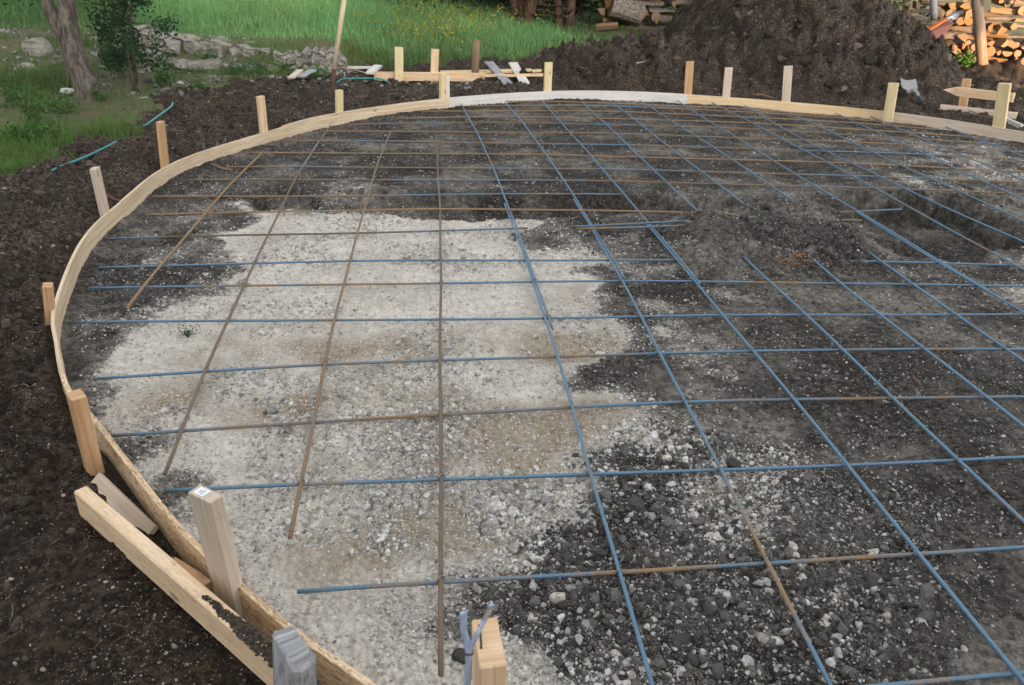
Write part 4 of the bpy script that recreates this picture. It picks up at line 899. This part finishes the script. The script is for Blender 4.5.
YY = edge+.12*row+.20*(blk-.5)+.09*joint+.17*bed*_h(ci_, row, row*0, 8)+depth*.75+.07*(fbm(UX*9, prof_z*4+depth*6, 5, 74)-.5)+.04*(cells(UX*9, prof_z*4+depth*5, 78)-.5)
YY = YY+.30*sstep(.72, .9, _h(ci_, row, row*0, 9))*(row == 0)
base_z = ground_fields(ux, np.full(nx_, 11.45))[0][None, :]-.06
ZZ = base_z+(hgt+.06)*prof_z+depth*.03+.06*(blk-.5)*prof_z-.02*joint*prof_z+.07*(fbm(UX*6, depth*5+prof_z*2, 5, 79)-.5)*sstep(.1, .5, prof_z)-.10*sstep(.6, 1, depth)
idx = np.arange(nx_*nz_).reshape(nz_, nx_); qf = np.stack([idx[:-1, :-1], idx[:-1, 1:], idx[1:, 1:], idx[1:, :-1]], -1).reshape(-1, 4)
tag(mesh_np('rock_ledge', np.stack([UX, YY, ZZ], -1).reshape(-1, 3), qf, M['lime'], smooth=False), 'low broken limestone ledge at the foot of the green field', 'rock ledge')

# ------------------------------------------------------------------ foliage helpers
def leaf_cloud(name, P, size, cols, mat, parent=None, aspect=.55, upbias=0.3):
    n = len(P); P = np.asarray(P); d = rng.normal(size=(n, 3)); d[:, 2] = d[:, 2]*.7+upbias; d /= np.linalg.norm(d, axis=1)[:, None]
    s_ = np.cross(d, rng.normal(size=(n, 3))); s_ /= np.linalg.norm(s_, axis=1)[:, None]
    L = size*rng.uniform(.6, 1.35, n)[:, None]; nr_ = np.cross(d, s_)
    V = np.stack([P, P+d*L*.5+s_*L*aspect*.5+nr_*L*.08, P+d*L, P+d*L*.5-s_*L*aspect*.5+nr_*L*.08], 1).reshape(-1, 3)
    F = np.arange(n*4).reshape(n, 4); C = np.repeat(np.concatenate([cols, np.ones((n, 1))], 1), 4, 0)
    o = mesh_np(name, V, F, mat, C)
    if parent: o.parent = parent; o.matrix_parent_inverse = Matrix.Translation(-Vector(parent.location))
    return o
def green(n, base, var=.35, yel=.15):
    b = np.array(base); k = rng.uniform(1-var, 1+var, (n, 1)); y = rng.uniform(0, yel, n)
    c = b[None]*k; c[:, 0] += y*.10; return np.clip(c, .004, 1)
def clump_points(centres, n, r):
    c = np.array(centres)[rng.integers(0, len(centres), n)]; q = rng.normal(size=(n, 3)); q /= np.linalg.norm(q, axis=1)[:, None]
    return c+q*(r*rng.random(n)[:, None]**.45)
def limb(mb, p, d, L, r, depth, tips, spread=.6, up=.15):
    pts = [Vector(p)]; dd = Vector(d).normalized(); k = 5
    for i in range(k):
        dd = (dd+Vector((random.gauss(0, .16), random.gauss(0, .16), random.gauss(0, .1)+up*.2))).normalized(); pts.append(pts[-1]+dd*L/k)
    rs = [r*(1-.5*i/k) for i in range(k+1)]; mb.tube(pts, rs, 9 if r > .05 else 6, wob=.12)
    if depth == 0: tips += [pts[-1], pts[-2], pts[-3]]; return
    for j in range(3 if depth > 1 else 4):
        b = pts[random.choice([2, 3, 4, 5])]; nd = (dd+Vector((random.gauss(0, spread), random.gauss(0, spread), random.gauss(.1, spread*.6)))).normalized()
        limb(mb, b, nd, L*random.uniform(.55, .8), r*.5, depth-1, tips, spread, up)
# the leaning tree at left
tb = Vector((-3.679,9.250,-0.031)); tb.z = gz(tb.x, tb.y)-.05
tr = empty('leaning_tree', tb, 'leaning rough barked tree with a forked trunk on the left bank', 'tree')
k1 = [tb+Vector((.02, 0, -.15)), tb, Vector((-3.682,9.280,0.219)), Vector((-3.755,9.330,0.460)), Vector((-3.792,9.400,0.756)), Vector((-3.786,9.450,0.970)), Vector((-3.789,9.500,1.288)), Vector((-3.837,9.600,1.800)), Vector((-3.837,9.700,2.340))]
mb = MB(); tips = []
mb.tube(smooth_path(k1, 4), [float(np.interp(i/32, [0, .1, .2, .35, .55, .7, 1], [.19, .165, .128, .112, .10, .09, .075])) for i in range(33)], 18, wob=.16)
k2 = [Vector((-3.771,9.360,0.538)), Vector((-3.876,9.380,0.755)), Vector((-3.948,9.400,0.969)), Vector((-3.978,9.400,1.237)), Vector((-4.090,9.500,1.787))]
mb.tube(smooth_path(k2, 4), [float(np.interp(i/16, [0, .4, 1], [.08, .065, .05])) for i in range(17)], 14, wob=.16)
for e in (k1[-1], k1[-2], k2[-1]):
    for _ in range(2): limb(mb, e, Vector((random.gauss(0, .5), random.gauss(0, .5), 1)), 1.1, .07, 2, tips)
trunk = mb.build('trunk', M['bark'], tr, True)
leaf_cloud('crown', clump_points([list(t_) for t_ in tips], 9000, .42), .075, green(9000, (.035, .075, .022)), M['leaf'], tr)
# sapling right of it
sb = Vector((-3.362,9.900,0.047)); sb.z = gz(sb.x, sb.y)-.03
sa = empty('sapling', sb, 'slender leafy sapling with dark green leaves on the left bank', 'sapling'); mb = MB(); cen = []
for q in range(4):
    top = sb+Vector((random.uniform(-.3, .42), random.uniform(-.2, .3), random.uniform(1.3, 2.1))); mid_ = sb.lerp(top, .5)+Vector((random.gauss(0, .06), random.gauss(0, .06), 0))
    pth = smooth_path([sb+Vector((random.gauss(0, .05), random.gauss(0, .04), 0)), mid_, top], 6); mb.tube(pth, [.016*(1-.06*i) for i in range(len(pth))], 6)
    for i in range(3, len(pth)):
        for _ in range(2):
            e = pth[i]+Vector((random.gauss(0, .2), random.gauss(0, .18), random.gauss(.03, .08))); mb.tube([pth[i], pth[i].lerp(e, .5)+Vector((0, 0, .02)), e], [.005, .004, .002], 4); cen.append(list(e))
mb.build('trunk', M['bark'], sa, True)
for f_ in (0, 1): pass
cen += [list(Vector((-3.676,10.200,0.475))+Vector((random.gauss(0, .12), random.gauss(0, .1), random.gauss(0, .1)))) for _ in range(6)]
leaf_cloud('crown', clump_points(cen, 4200, .13), .05, green(4200, (.022, .062, .024), .4, .06), M['leaf'], sa)
# leafy weeds on the left bank
def weed(c, r, h_, n, base, label, size=.035):
    c = Vector(c); z = gz(c.x, c.y); t_ = empty('weed_plant', (c.x, c.y, z), label, 'weed', 'green weeds on the left bank and ledge')
    mb = MB(); P = []
    for _ in range(max(5, n//45)):
        e = Vector((c.x+random.gauss(0, r*.5), c.y+random.gauss(0, r*.5), z+h_*random.uniform(.4, 1))); b = Vector((c.x+random.gauss(0, r*.25), c.y+random.gauss(0, r*.25), z-.01))
        mb.tube([b, b.lerp(e, .5)+Vector((0, 0, .02)), e], [.004, .003, .0015], 4)
        P += [[*(b.lerp(e, random.uniform(.25, 1.05))+Vector((random.gauss(0, .03), random.gauss(0, .03), random.gauss(0, .025))))] for _ in range(45)]
    mb.build('stem', M['grass_stem'], t_); leaf_cloud('leaves', P, size, green(len(P), base, .35, .12), M['leaf'], t_)
M['grass_stem'] = mat_plain('weed_stem', (.05, .08, .025), .7)
for (q, r, h_, n, b, l_) in [(((-3.670,7.881,0.000)), .35, .32, 520, (.05, .13, .028), 'bright green leafy weed in the left foreground grass'),
    (((-3.439,7.044,0.000)), .3, .2, 380, (.055, .14, .03), 'low green weed at the left edge of the picture above the hose'),
    (((-3.686,8.489,0.000)), .28, .2, 340, (.05, .125, .03), 'green weed in front of the tree foot'),
    (((-3.228,10.500,0.043)), .3, .25, 420, (.04, .11, .03), 'green weed at the left end of the ledge by the white stone'),
    (((-2.497,11.400,0.097)), .3, .18, 380, (.05, .13, .06), 'pale green weed growing over the ledge rubble'),
    (((-2.286,11.600,0.194)), .16, .22, 200, (.04, .11, .03), 'small weed rooted in the face of the ledge'),
    (((-1.456,11.400,0.143)), .18, .2, 220, (.06, .15, .035), 'bright weed between the scrap planks and the shovel'),
    (((-3.625,9.264,0.000)), .2, .14, 200, (.045, .115, .03), 'low weed right below the leaning trunk'),
    (((-3.780,10.600,0.138)), .3, .35, 520, (.04, .12, .03), 'dark green weed between the trunk and the sapling'),
    (((-2.925,11.900,0.212)), .22, .2, 260, (.05, .13, .035), 'green weed on top of the ledge behind the scrap planks'),
    (((-1.951,11.800,0.217)), .2, .16, 220, (.06, .14, .04), 'low green weed on the ledge left of the shovel handle'),
    (((-4.292,8.779,0.000)), .4, .28, 420, (.045, .12, .03), 'leafy weed at the left edge below the flat rock'),
    (((-3.201,7.054,0.000)), .3, .2, 420, (.06, .15, .035), 'light green weed just above the left piece of hose'),
    (((-2.712,9.900,-0.011)), .12, .12, 120, (.055, .14, .03), 'small green weed at the edge of the dark soil right of the flat white rock')]:
    weed(q, r, h_, n, b, l_)
for q, l_ in (((-1.144,3.456,-0.030), 'tiny green weed sprouting by the fifth crosswise bar'), ((1.881,6.041,-0.050), 'small bright green tuft in the trench')):
    weed(q, .022, .025, 45, (.06, .11, .05), l_, .010)

# ------------------------------------------------------------------ grass (uncountable)
def grass(name, n, r0, r1, a0, a1, sel, hf, wf, base, label, bl=.06):
    X, Y, Rr = polar(n, r0, r1, a0, a1); Z, f = ground_fields(X, Y); hp, tp = pile_height(X, Y)
    k = sel(X, Y, f) & (tp < .03); X, Y, Z, Rr = X[k], Y[k], Z[k], Rr[k]; n = len(X)
    H = hf(X, Y)*rng.uniform(.45, 1.2, n); W = np.maximum(wf, Rr*.0007)*rng.uniform(.7, 1.3, n); a = rng.uniform(0, 6.28, n); b = rng.uniform(0, 6.28, n); ln = H*rng.uniform(.1, .75, n)
    sx, sy = np.cos(a)*W/2, np.sin(a)*W/2; bx, by = np.cos(b)*ln, np.sin(b)*ln
    V = np.stack([np.stack([X-sx, Y-sy, Z-.01], 1), np.stack([X+sx, Y+sy, Z-.01], 1), np.stack([X+sx*.8+bx*.35, Y+sy*.8+by*.35, Z+H*.6], 1), np.stack([X-sx*.8+bx*.35, Y-sy*.8+by*.35, Z+H*.6], 1), np.stack([X+bx, Y+by, Z+H], 1)], 1).reshape(-1, 3)
    i = np.arange(n)[:, None]*5; F = np.concatenate([i+np.array([[0, 1, 2]]), i+np.array([[0, 2, 3]]), i+np.array([[3, 2, 4]])])
    t_ = fbm(X*.8, Y*.8, 4, 90); c = green(n, base, .35, .35); c[:, 0] += np.clip(t_-.5, 0, 1)*.10; c *= (.35+1.2*fbm(X*.55, Y*.55, 4, 91))[:, None]
    dry = rng.random(n) < .06; c[dry] = np.array([.20, .17, .08])*rng.uniform(.6, 1.1, (dry.sum(), 1))
    C = np.repeat(np.concatenate([c, np.ones((n, 1))], 1), 5, 0)
    tag(mesh_np(name, V, F, M['grass'], C), label, 'grass', kind='stuff')
def bare(X, Y): return fbm(X*.9+3, Y*.9, 4, 92)
grass('grass', 150000, 5.5, 13, -50, 2, lambda X, Y, f: (f['grass'] > .5) & (rng.random(len(X)) < np.clip((bare(X, Y)-.36)*6, 0.10, 1)*(1-.4*sstep(10.2, 10.9, Y))) & (Y < 12.2), lambda X, Y: .05+.13*fbm(X*1.1, Y*1.1, 3, 93)**1.5, .004, (.085, .195, .05), 'short patchy green grass and ground cover on the near left bank')
grass('field_grass', 190000, 11.8, 24, -48, 12, lambda X, Y, f: (f['grass'] > .5) & (Y > 12.35+.3*noise2(X*1.2, Y*0)) & (rng.random(len(X)) < sstep(4.2, .8, X)), lambda X, Y: .07+.37*sstep(12.4, 14.5, Y)*sstep(3.6, .6, X)*(.6+.5*fbm(X*.6, Y*.6, 3, 94)), .006, (.15, .335, .125), 'tall soft green grass of the field above the ledge')
grass('lawn_grass', 130000, 11, 22, -9, 22, lambda X, Y, f: (f['grass'] > .5) & ((X > .5) | (Y < 13.2)) & (rng.random(len(X)) < np.clip((bare(X*1.3, Y*.8)-.36)*4, .05, 1)), lambda X, Y: .06+.07*fbm(X, Y, 3, 95), .005, (.085, .175, .052), 'short green grass in front of the firewood and cedars')

n = 1500; X = rng.normal(.35, .75, n); Y = rng.uniform(13.4, 16.4, n); Z = ground_fields(X, Y)[0]+rng.uniform(.15, .42, n)
c_ = np.array([.50, .40, .04])[None]*rng.uniform(.6, 1.1, (n, 1)); tag(leaf_cloud('wildflowers', np.stack([X, Y, Z], 1), .032, c_, M['leaf'], None, .8), 'small yellow wildflowers among the tall grass of the field', 'wildflowers', kind='stuff')
# ------------------------------------------------------------------ cedars at the top of the picture
CED = [(1.9, 16.0, 'reddish cedar with several leaning trunks at the top centre'), (2.75, 16.2, 'cedar with a dark straight trunk left of the firewood pile'), (.5, 17.6, 'dark low branched cedar behind the yellow weeds'), (-.9, 18.4, 'dark cedar at the back of the field, left of the centre'), (4.4, 18.2, 'dark cedar directly behind the firewood pile'), (1.6, 18.3, 'dark cedar behind the several trunked one'), (6.2, 18.4, 'dark cedar behind the dirt pile'), (-7.2, 14.6, 'dark shrubby cedar at the top left corner behind the leaning tree'), (3.3, 18.0, 'dark cedar behind the straight trunked one'), (9.0, 17.6, 'dark cedar behind the poles at the right of the dirt pile')]
for k, (x, y, l_) in enumerate(CED):
    z = gz(x, y)-.05; t_ = empty('cedar_tree', (x, y, z), l_, 'tree', 'cedars along the back of the clearing'); mb = MB(); tips = []
    for q in range(4 if k == 0 else 2):
        a = random.uniform(0, 6.28); lean = .32 if k == 0 else .12
        p0 = Vector((x+.10*math.cos(a), y+.1*math.sin(a), z)); p1 = p0+Vector((math.cos(a)*lean*1.2, math.sin(a)*lean, 1.4)); p2 = p1+Vector((math.cos(a)*lean*1.4, math.sin(a)*lean, 2.2))
        mb.tube(smooth_path([p0, p0.lerp(p1, .5)+Vector((random.gauss(0, .05), random.gauss(0, .05), 0)), p1, p2], 4), [.10-.005*i for i in range(13)], 9, wob=.2)
    for q in range(26):                        # dead lower branches
        h0 = random.uniform(.25, 2.0); a = random.uniform(0, 6.28); b0 = Vector((x, y, z+h0)); L = random.uniform(.6, 1.5)
        e = b0+Vector((math.cos(a)*L, math.sin(a)*L, random.uniform(-.25, .35))); mb.tube([b0, b0.lerp(e, .5)+Vector((random.gauss(0, .08), random.gauss(0, .08), .06)), e], [.02, .013, .005], 5); tips.append(list(e))
    mb.build('trunk', M['cedar_bark'], t_, True)
    n = 9000; th = rng.uniform(0, 6.28, n); hh = rng.uniform(0, 1, n)**.8; rr_ = (1.75*(1-hh)**.55+.1)*rng.random(n)**.35
    sk = (.75 if k < 2 else .0)+.35*fbm(np.cos(th)*2+k*7, np.sin(th)*2, 3, 97)
    Pp = np.stack([x+np.cos(th)*rr_, y+np.sin(th)*rr_, z+sk+hh*4.2], 1); Pp += rng.normal(0, .07, Pp.shape)
    leaf_cloud('crown', Pp, .15, green(n, (.016, .034, .016), .4, .05), M['needle'], t_, .38, .1)

# ------------------------------------------------------------------ firewood
def log_mesh(r, L, kind, seed):
    """firewood: round log, half or quarter split; axis along local Y, ends carry the cut-wood material"""
    rr = random.Random(seed); m = 14
    if kind == 'round': prof = [(math.cos(a)*r*rr.uniform(.92, 1.06), math.sin(a)*r*rr.uniform(.9, 1.04)) for a in [2*math.pi*i/m for i in range(m)]]; split = []
    elif kind == 'half': prof = [(math.cos(a)*r*rr.uniform(.95, 1.05), math.sin(a)*r) for a in [math.pi*i/8 for i in range(9)]]; split = [8]
    else: prof = [(math.cos(a)*r*1.2*rr.uniform(.95, 1.05)-.4*r, math.sin(a)*r*1.2-.4*r) for a in [math.pi/2*i/5 for i in range(6)]]+[(-.45*r, -.45*r)]; split = [5, 6]
    n = len(prof); mb = MB(); ks = [0, .33, .66, 1]; V = []
    for k in ks:
        ox, oz, s_ = rr.gauss(0, r*.05), rr.gauss(0, r*.05), rr.uniform(.94, 1.03); V += [(x*s_+ox, (k-.5)*L+rr.gauss(0, .004), z_*s_+oz) for x, z_ in prof]
    for k in range(3):
        for i in range(n):
            j = (i+1) % n; mb.add([V[k*n+i], V[k*n+j], V[(k+1)*n+j], V[(k+1)*n+i]], [(3, 2, 1, 0)], [[((k+1)*L/3, i*.05), ((k+1)*L/3, j*.05), (k*L/3, j*.05), (k*L/3, i*.05)]], 1 if i in split else 0)
    mb.add(V[:n], [list(range(n))], None, 1); mb.add(V[3*n:], [list(range(n-1, -1, -1))], None, 1)
    me_o = mb.build('firewood_log', [M['log_bark'], M['log_end']]); me = me_o.data; bpy.data.objects.remove(me_o); return me
LOGS = [log_mesh(1, 1, k, i*7+j) for i, k in enumerate(('round', 'half', 'quarter', 'quarter')) for j in range(3)]
def put_log(c, r, L, yaw, label, group, pitch=0, me=None, roll=None):
    o = bpy.data.objects.new('firewood_log', me or random.choice(LOGS)); col.objects.link(o)
    o.location = c; o.scale = (r, L, r); o.rotation_euler = (pitch, random.uniform(0, 6.28) if roll is None else roll, yaw); o.rotation_mode = 'YXZ' if False else 'XYZ'
    o.rotation_euler = (Matrix.Rotation(yaw, 3, 'Z') @ Matrix.Rotation(pitch, 3, 'X') @ Matrix.Rotation(random.uniform(0, 6.28) if roll is None else roll, 3, 'Y')).to_euler()
    return tag(o, label, 'firewood', group)
GA = 'firewood stacked at the back by the cedars'; LA = 'piece of grey firewood in the stack by the cedars'
put_log((3.879,15.900,0.782), .20, .62, R(86), 'thick bark covered log lying sideways at the left end of the back firewood stack', GA, .25, LOGS[0], 0)
put_log((3.469,15.700,0.501), .075, .42, R(75), 'pale whitish log fallen on the grass at the foot of the back firewood stack', GA, -.12, LOGS[6], 1)
put_log((4.369,15.900,0.454), .06, 1.0, R(82), 'long thin pole lying along the bottom of the back firewood stack', GA, -.05, LOGS[1], 0)
put_log((4.173,15.950,0.734), .10, .4, R(-12), 'round log end with an orange cut face, left of two in the back firewood stack', GA, 0, LOGS[2])
put_log((4.457,15.950,0.678), .095, .4, R(-12), 'round log end with an orange cut face, right of two in the back firewood stack', GA, 0, LOGS[1])
put_log((4.315,15.950,0.880), .07, .55, R(84), 'dark log lying across above the two orange cut ends', GA, 0, LOGS[4], 0)
for row in range(6):
    x = 3.35+.1*(row % 2)
    while x < 5.7:
        r_ = random.uniform(.06, .115); y = (16.25 if x < 4.3 else 15.85)+random.uniform(-.1, .1)
        if random.random() < .25: put_log((x+.22, y+.05, .44+.03*(x-3.3)+row*.15), r_*.8, .5, R(88+random.uniform(-8, 8)), LA, GA); x += .5
        else: put_log((x+r_, y, .44+.03*(x-3.3)+row*.15), r_, .45, R(-8+random.uniform(-14, 14)), LA, GA, random.gauss(0, .05)); x += 2*r_*.92
plank('standing_slab', (5.329,15.800,0.540), (5.208,15.800,1.518), .16, .06, M['old_brown'], 'upright grey brown slab at the right end of the back firewood stack', cat='slab')
# sunlit stack under the lean-to at right
GB = 'firewood stacked under the shed at the right'; LB = 'piece of sunlit split firewood in the stack under the shed'; LC = 'piece of shaded grey firewood in the stack left of the shed'
def stack(p0, p1, rows, zb, lab, grp, tilt=0, dens=1.0):
    p0, p1 = Vector(p0), Vector(p1); d = (p1-p0); L = d.length; d.normalize(); yaw = math.atan2(d.y, d.x)
    for row in range(rows):
        s_ = random.uniform(0, .1)
        while s_ < L:
            r_ = random.uniform(.045, .10); q = p0+d*(s_+r_); off = random.uniform(-.07, .07)
            if random.random() < .2: put_log((q.x+d.y*off+d.x*.15, q.y-d.x*off+d.y*.15, zb+.07+row*.128), r_*.85, .42, yaw+R(90)+random.gauss(0, .12), lab, grp, random.gauss(0, .06)); s_ += .4
            else: put_log((q.x+d.y*off, q.y-d.x*off, zb+.07+row*.128+random.gauss(0, .018)), r_, .42, yaw+random.gauss(0, .12), lab, grp, random.gauss(0, .08)); s_ += 2*r_*.92
stack((9.55, 13.55, 0), (12.2, 12.6, 0), 12, .10, LB, GB)
stack((8.35, 14.1, 0), (9.5, 13.65, 0), 11, .16, LC, 'shaded firewood left of the shed')
sd = empty('wood_shed', (9.5, 13.3, 0), 'rough lean-to shed on pole posts over the sunlit firewood', 'shed')
M['post'] = mat_wood('shed_post_wood', (.25, .185, .13), (.15, .105, .07), knots=True); M['tin'] = mat_plain('roof_tin', (.30, .29, .28), .5, .6, .6, 6, (.20, .12, .08))
for (a, b, r_) in ((((9.415,12.900,0.167)), ((8.495,12.900,2.224)), .085), (((9.415,12.900,0.167)), ((8.545,12.900,2.226)), .0), ((12.6, 12.0, .05), (12.6, 12.0, 2.7), .08), ((8.2, 14.6, .1), (8.2, 14.6, 2.4), .07), ((12.8, 14.4, .1), (12.8, 14.4, 2.4), .07)):
    if r_ == 0: continue
    a, b = Vector(a), Vector(b); a.z -= .15; mb = MB(); mb.tube([a.lerp(b, i/6)+Vector((random.gauss(0, .008), random.gauss(0, .008), 0)) for i in range(7)], [r_*1.25]+[r_*random.uniform(.95, 1.05) for _ in range(6)], 10, wob=.12); mb.build('post', M['post'], sd, True)
mb = MB(); a, b = Vector((8.969,12.880,1.120)), Vector((8.887,12.700,1.677)); mb.tube([a, a.lerp(b, .5), b], .05, 8); mb.build('brace', M['post'], sd, True)
mb = MB()
for k in range(60):
    x0, x1 = 7.9+k*.085, 7.9+(k+1)*.085; zz = .012*(k % 2)
    mb.add([(x0, 11.9, 2.75+zz), (x1, 11.9, 2.762-zz), (x1, 15.0, 2.35-zz), (x0, 15.0, 2.338+zz)], [(0, 1, 2, 3)])
mb.build('roof', M['tin'], sd)
# odds and ends at the shaded stack
M['red_sheet'] = mat_plain('faded_red_sheet', (.22, .085, .065), .7, 0, .4, 8); M['orange'] = mat_plain('orange_bar_paint', (.50, .13, .035), .6, 0, .4); M['bluegrey'] = mat_plain('blue_grey_plastic', (.12, .15, .19), .6, 0, .4, 10)
M['red'] = mat_plain('red_plastic', (.45, .03, .02), .4); M['pole'] = mat_plain('dark_pole', (.025, .024, .023), .7); M['greypole'] = mat_plain('grey_pole', (.24, .23, .22), .7, 0, .5)
q = [Vector((8.229,12.900,0.722)), Vector((8.391,12.800,0.612)), Vector((8.686,13.000,0.878)), Vector((8.600,13.150,0.896))]; nrm = (q[1]-q[0]).cross(q[2]-q[0]).normalized()*.012
mb = MB(); mb.add([v+nrm for v in q]+[v-nrm for v in q], [(0, 1, 2, 3), (7, 6, 5, 4), (0, 4, 5, 1), (1, 5, 6, 2), (2, 6, 7, 3), (3, 7, 4, 0)]); tag(mb.build('metal_sheet', M['red_sheet']), 'faded red metal sheet leaning at the foot of the shaded firewood', 'metal sheet')
plank('orange_bar', (8.025,12.900,0.640), (8.594,13.100,0.930), .07, .04, M['orange'], 'orange painted bar lying along the faded red sheet', cat='bar')
mb = MB(); mb.tube([(8.580,13.100,0.914), (8.736,13.150,0.976), (8.910,13.200,1.039)], [.03, .055, .04], 8); mb.tube([(8.681,13.100,0.932), (8.816,13.150,0.947)], .03, 7); tag(mb.build('tool_head', M['steel'], smooth=True), 'grey metal tool head at the upper end of the orange bar', 'tool')
for (a, w, l_) in (((8.002,13.400,0.769), .12, 'blue grey plastic tub at the foot of the shaded firewood, upper of two'), ((8.036,13.100,0.716), .11, 'blue grey plastic tub at the foot of the shaded firewood, lower of two')):
    a = Vector(a); mb = MB(); rings = [(w*.62, -.11), (w*.72, .02), (w*.78, .10), (w*.84, .105), (w*.84, .12), (w*.72, .12), (w*.66, .0)]
    V = []; 
    for r_, z_ in rings: V += [a+Vector((math.cos(t_)*r_*(1.15), math.sin(t_)*r_, z_)) for t_ in [2*math.pi*i/16 for i in range(16)]]
    fs = [[k*16+i, k*16+(i+1) % 16, (k+1)*16+(i+1) % 16, (k+1)*16+i] for k in range(6) for i in range(16)]+[list(range(15, -1, -1)), [96+i for i in range(16)]]
    mb.add(V, fs); tag(mb.build('plastic_tub', M['bluegrey']), l_, 'tub', 'plastic tubs by the firewood')
mb = MB(); a = Vector((7.875,13.600,0.862)); mb.tube([a+Vector((0, 0, -.07)), a+Vector((0, 0, -.05)), a+Vector((0, 0, .03)), a+Vector((0, 0, .055)), a+Vector((0, 0, .075))], [.03, .055, .055, .03, .022], 12); tag(mb.build('red_bottle', M['red'], smooth=True), 'small red bottle on the shoulder of the dirt pile', 'bottle')
for x0, y0, x1, y1, m_, r_, l_ in ((865, 40, 868, -30, 'pole', .03, 'thin dark pole standing behind the right shoulder of the dirt pile'), (880, 40, 884, -30, 'pole', .055, 'thicker dark pole standing right of the thin one'), (934, 34, 932, -30, 'greypole', .06, 'short grey pole standing in front of the shaded firewood')):
    a, b = (Vector(t_) for t_ in {865: ((7.707,13.900,0.512), (7.489,13.900,1.616)), 880: ((7.928,13.800,0.526), (7.718,13.800,1.625)), 934: ((8.520,13.300,0.914), (8.262,13.300,1.649))}[x0])
    mb = MB(); mb.tube([a.lerp(b, i/5) for i in range(6)], r_, 9, wob=.1); tag(mb.build('pole', M[m_], smooth=True), l_, 'pole')
weed((8.877,12.700,0.416), .12, .30, 240, (.07, .17, .03), 'bright green weed at the foot of the shed post', .07)

# ------------------------------------------------------------------ gabled building added out of view behind the photographer to shade the pad
M['siding'] = mat_plain('shade_caster_siding', (.42, .40, .36), .8, 0, .3, 3, (.34, .32, .29)); M['shingle'] = mat_plain('shade_caster_shingles', (.09, .085, .08), .9, 0, .5, 12); M['glass'] = mat_plain('window_glass', (.03, .035, .04), .08, 0, .1)
hx0, hx1, hy0, hy1, hz, hr = -26, 12.15, -17, -9.0, 5.2, 8.2
ho = empty('shade_caster', ((hx0+hx1)/2, (hy0+hy1)/2, 0), 'unseen gabled building added behind the photographer to shade the pad', 'shade_caster')
mb = MB(); V = [(hx0, hy0, -.3), (hx1, hy0, -.3), (hx1, hy1, -.3), (hx0, hy1, -.3), (hx0, hy0, hz), (hx1, hy0, hz), (hx1, hy1, hz), (hx0, hy1, hz), (hx0, (hy0+hy1)/2, hr), (hx1, (hy0+hy1)/2, hr)]
mb.add(V, [(0, 1, 5, 4), (2, 3, 7, 6), (1, 2, 6, 9, 5), (3, 0, 4, 8, 7)]); mb.build('wall', M['siding'], ho)
mb = MB(); ym = (hy0+hy1)/2
for s_, ye in ((-1, hy0-.5), (1, hy1+.5)):
    mb.add([(hx0-.4, ye, hz-.3), (hx1+.4, ye, hz-.3), (hx1+.4, ym, hr+.05), (hx0-.4, ym, hr+.05), (hx0-.4, ye, hz-.12), (hx1+.4, ye, hz-.12), (hx1+.4, ym, hr+.23), (hx0-.4, ym, hr+.23)], [(0, 1, 2, 3), (7, 6, 5, 4), (0, 4, 5, 1), (1, 5, 6, 2), (3, 2, 6, 7), (3, 7, 4, 0)])
mb.build('roof', M['shingle'], ho)
for wx in (-20, -14, -7.5, -1.5, 4, 8.5):
    for wz in (1.5, 3.9):
        f_ = MB(); f_.beam((wx-.6, hy1+.03, wz-.7), (wx+.6, hy1+.03, wz-.7), .08, .08); f_.beam((wx-.6, hy1+.03, wz+.7), (wx+.6, hy1+.03, wz+.7), .08, .08); f_.beam((wx-.6, hy1+.03, wz-.66), (wx-.6, hy1+.03, wz+.66), .08, .08); f_.beam((wx+.6, hy1+.03, wz-.66), (wx+.6, hy1+.03, wz+.66), .08, .08)
        wo_ = f_.build('window', M['board_white'], ho); g_ = MB(); g_.add([(wx-.58, hy1+.012, wz-.68), (wx+.58, hy1+.012, wz-.68), (wx+.58, hy1+.012, wz+.68), (wx-.58, hy1+.012, wz+.68)], [(3, 2, 1, 0)])
        pn = g_.build('pane', M['glass']); pn.parent = wo_
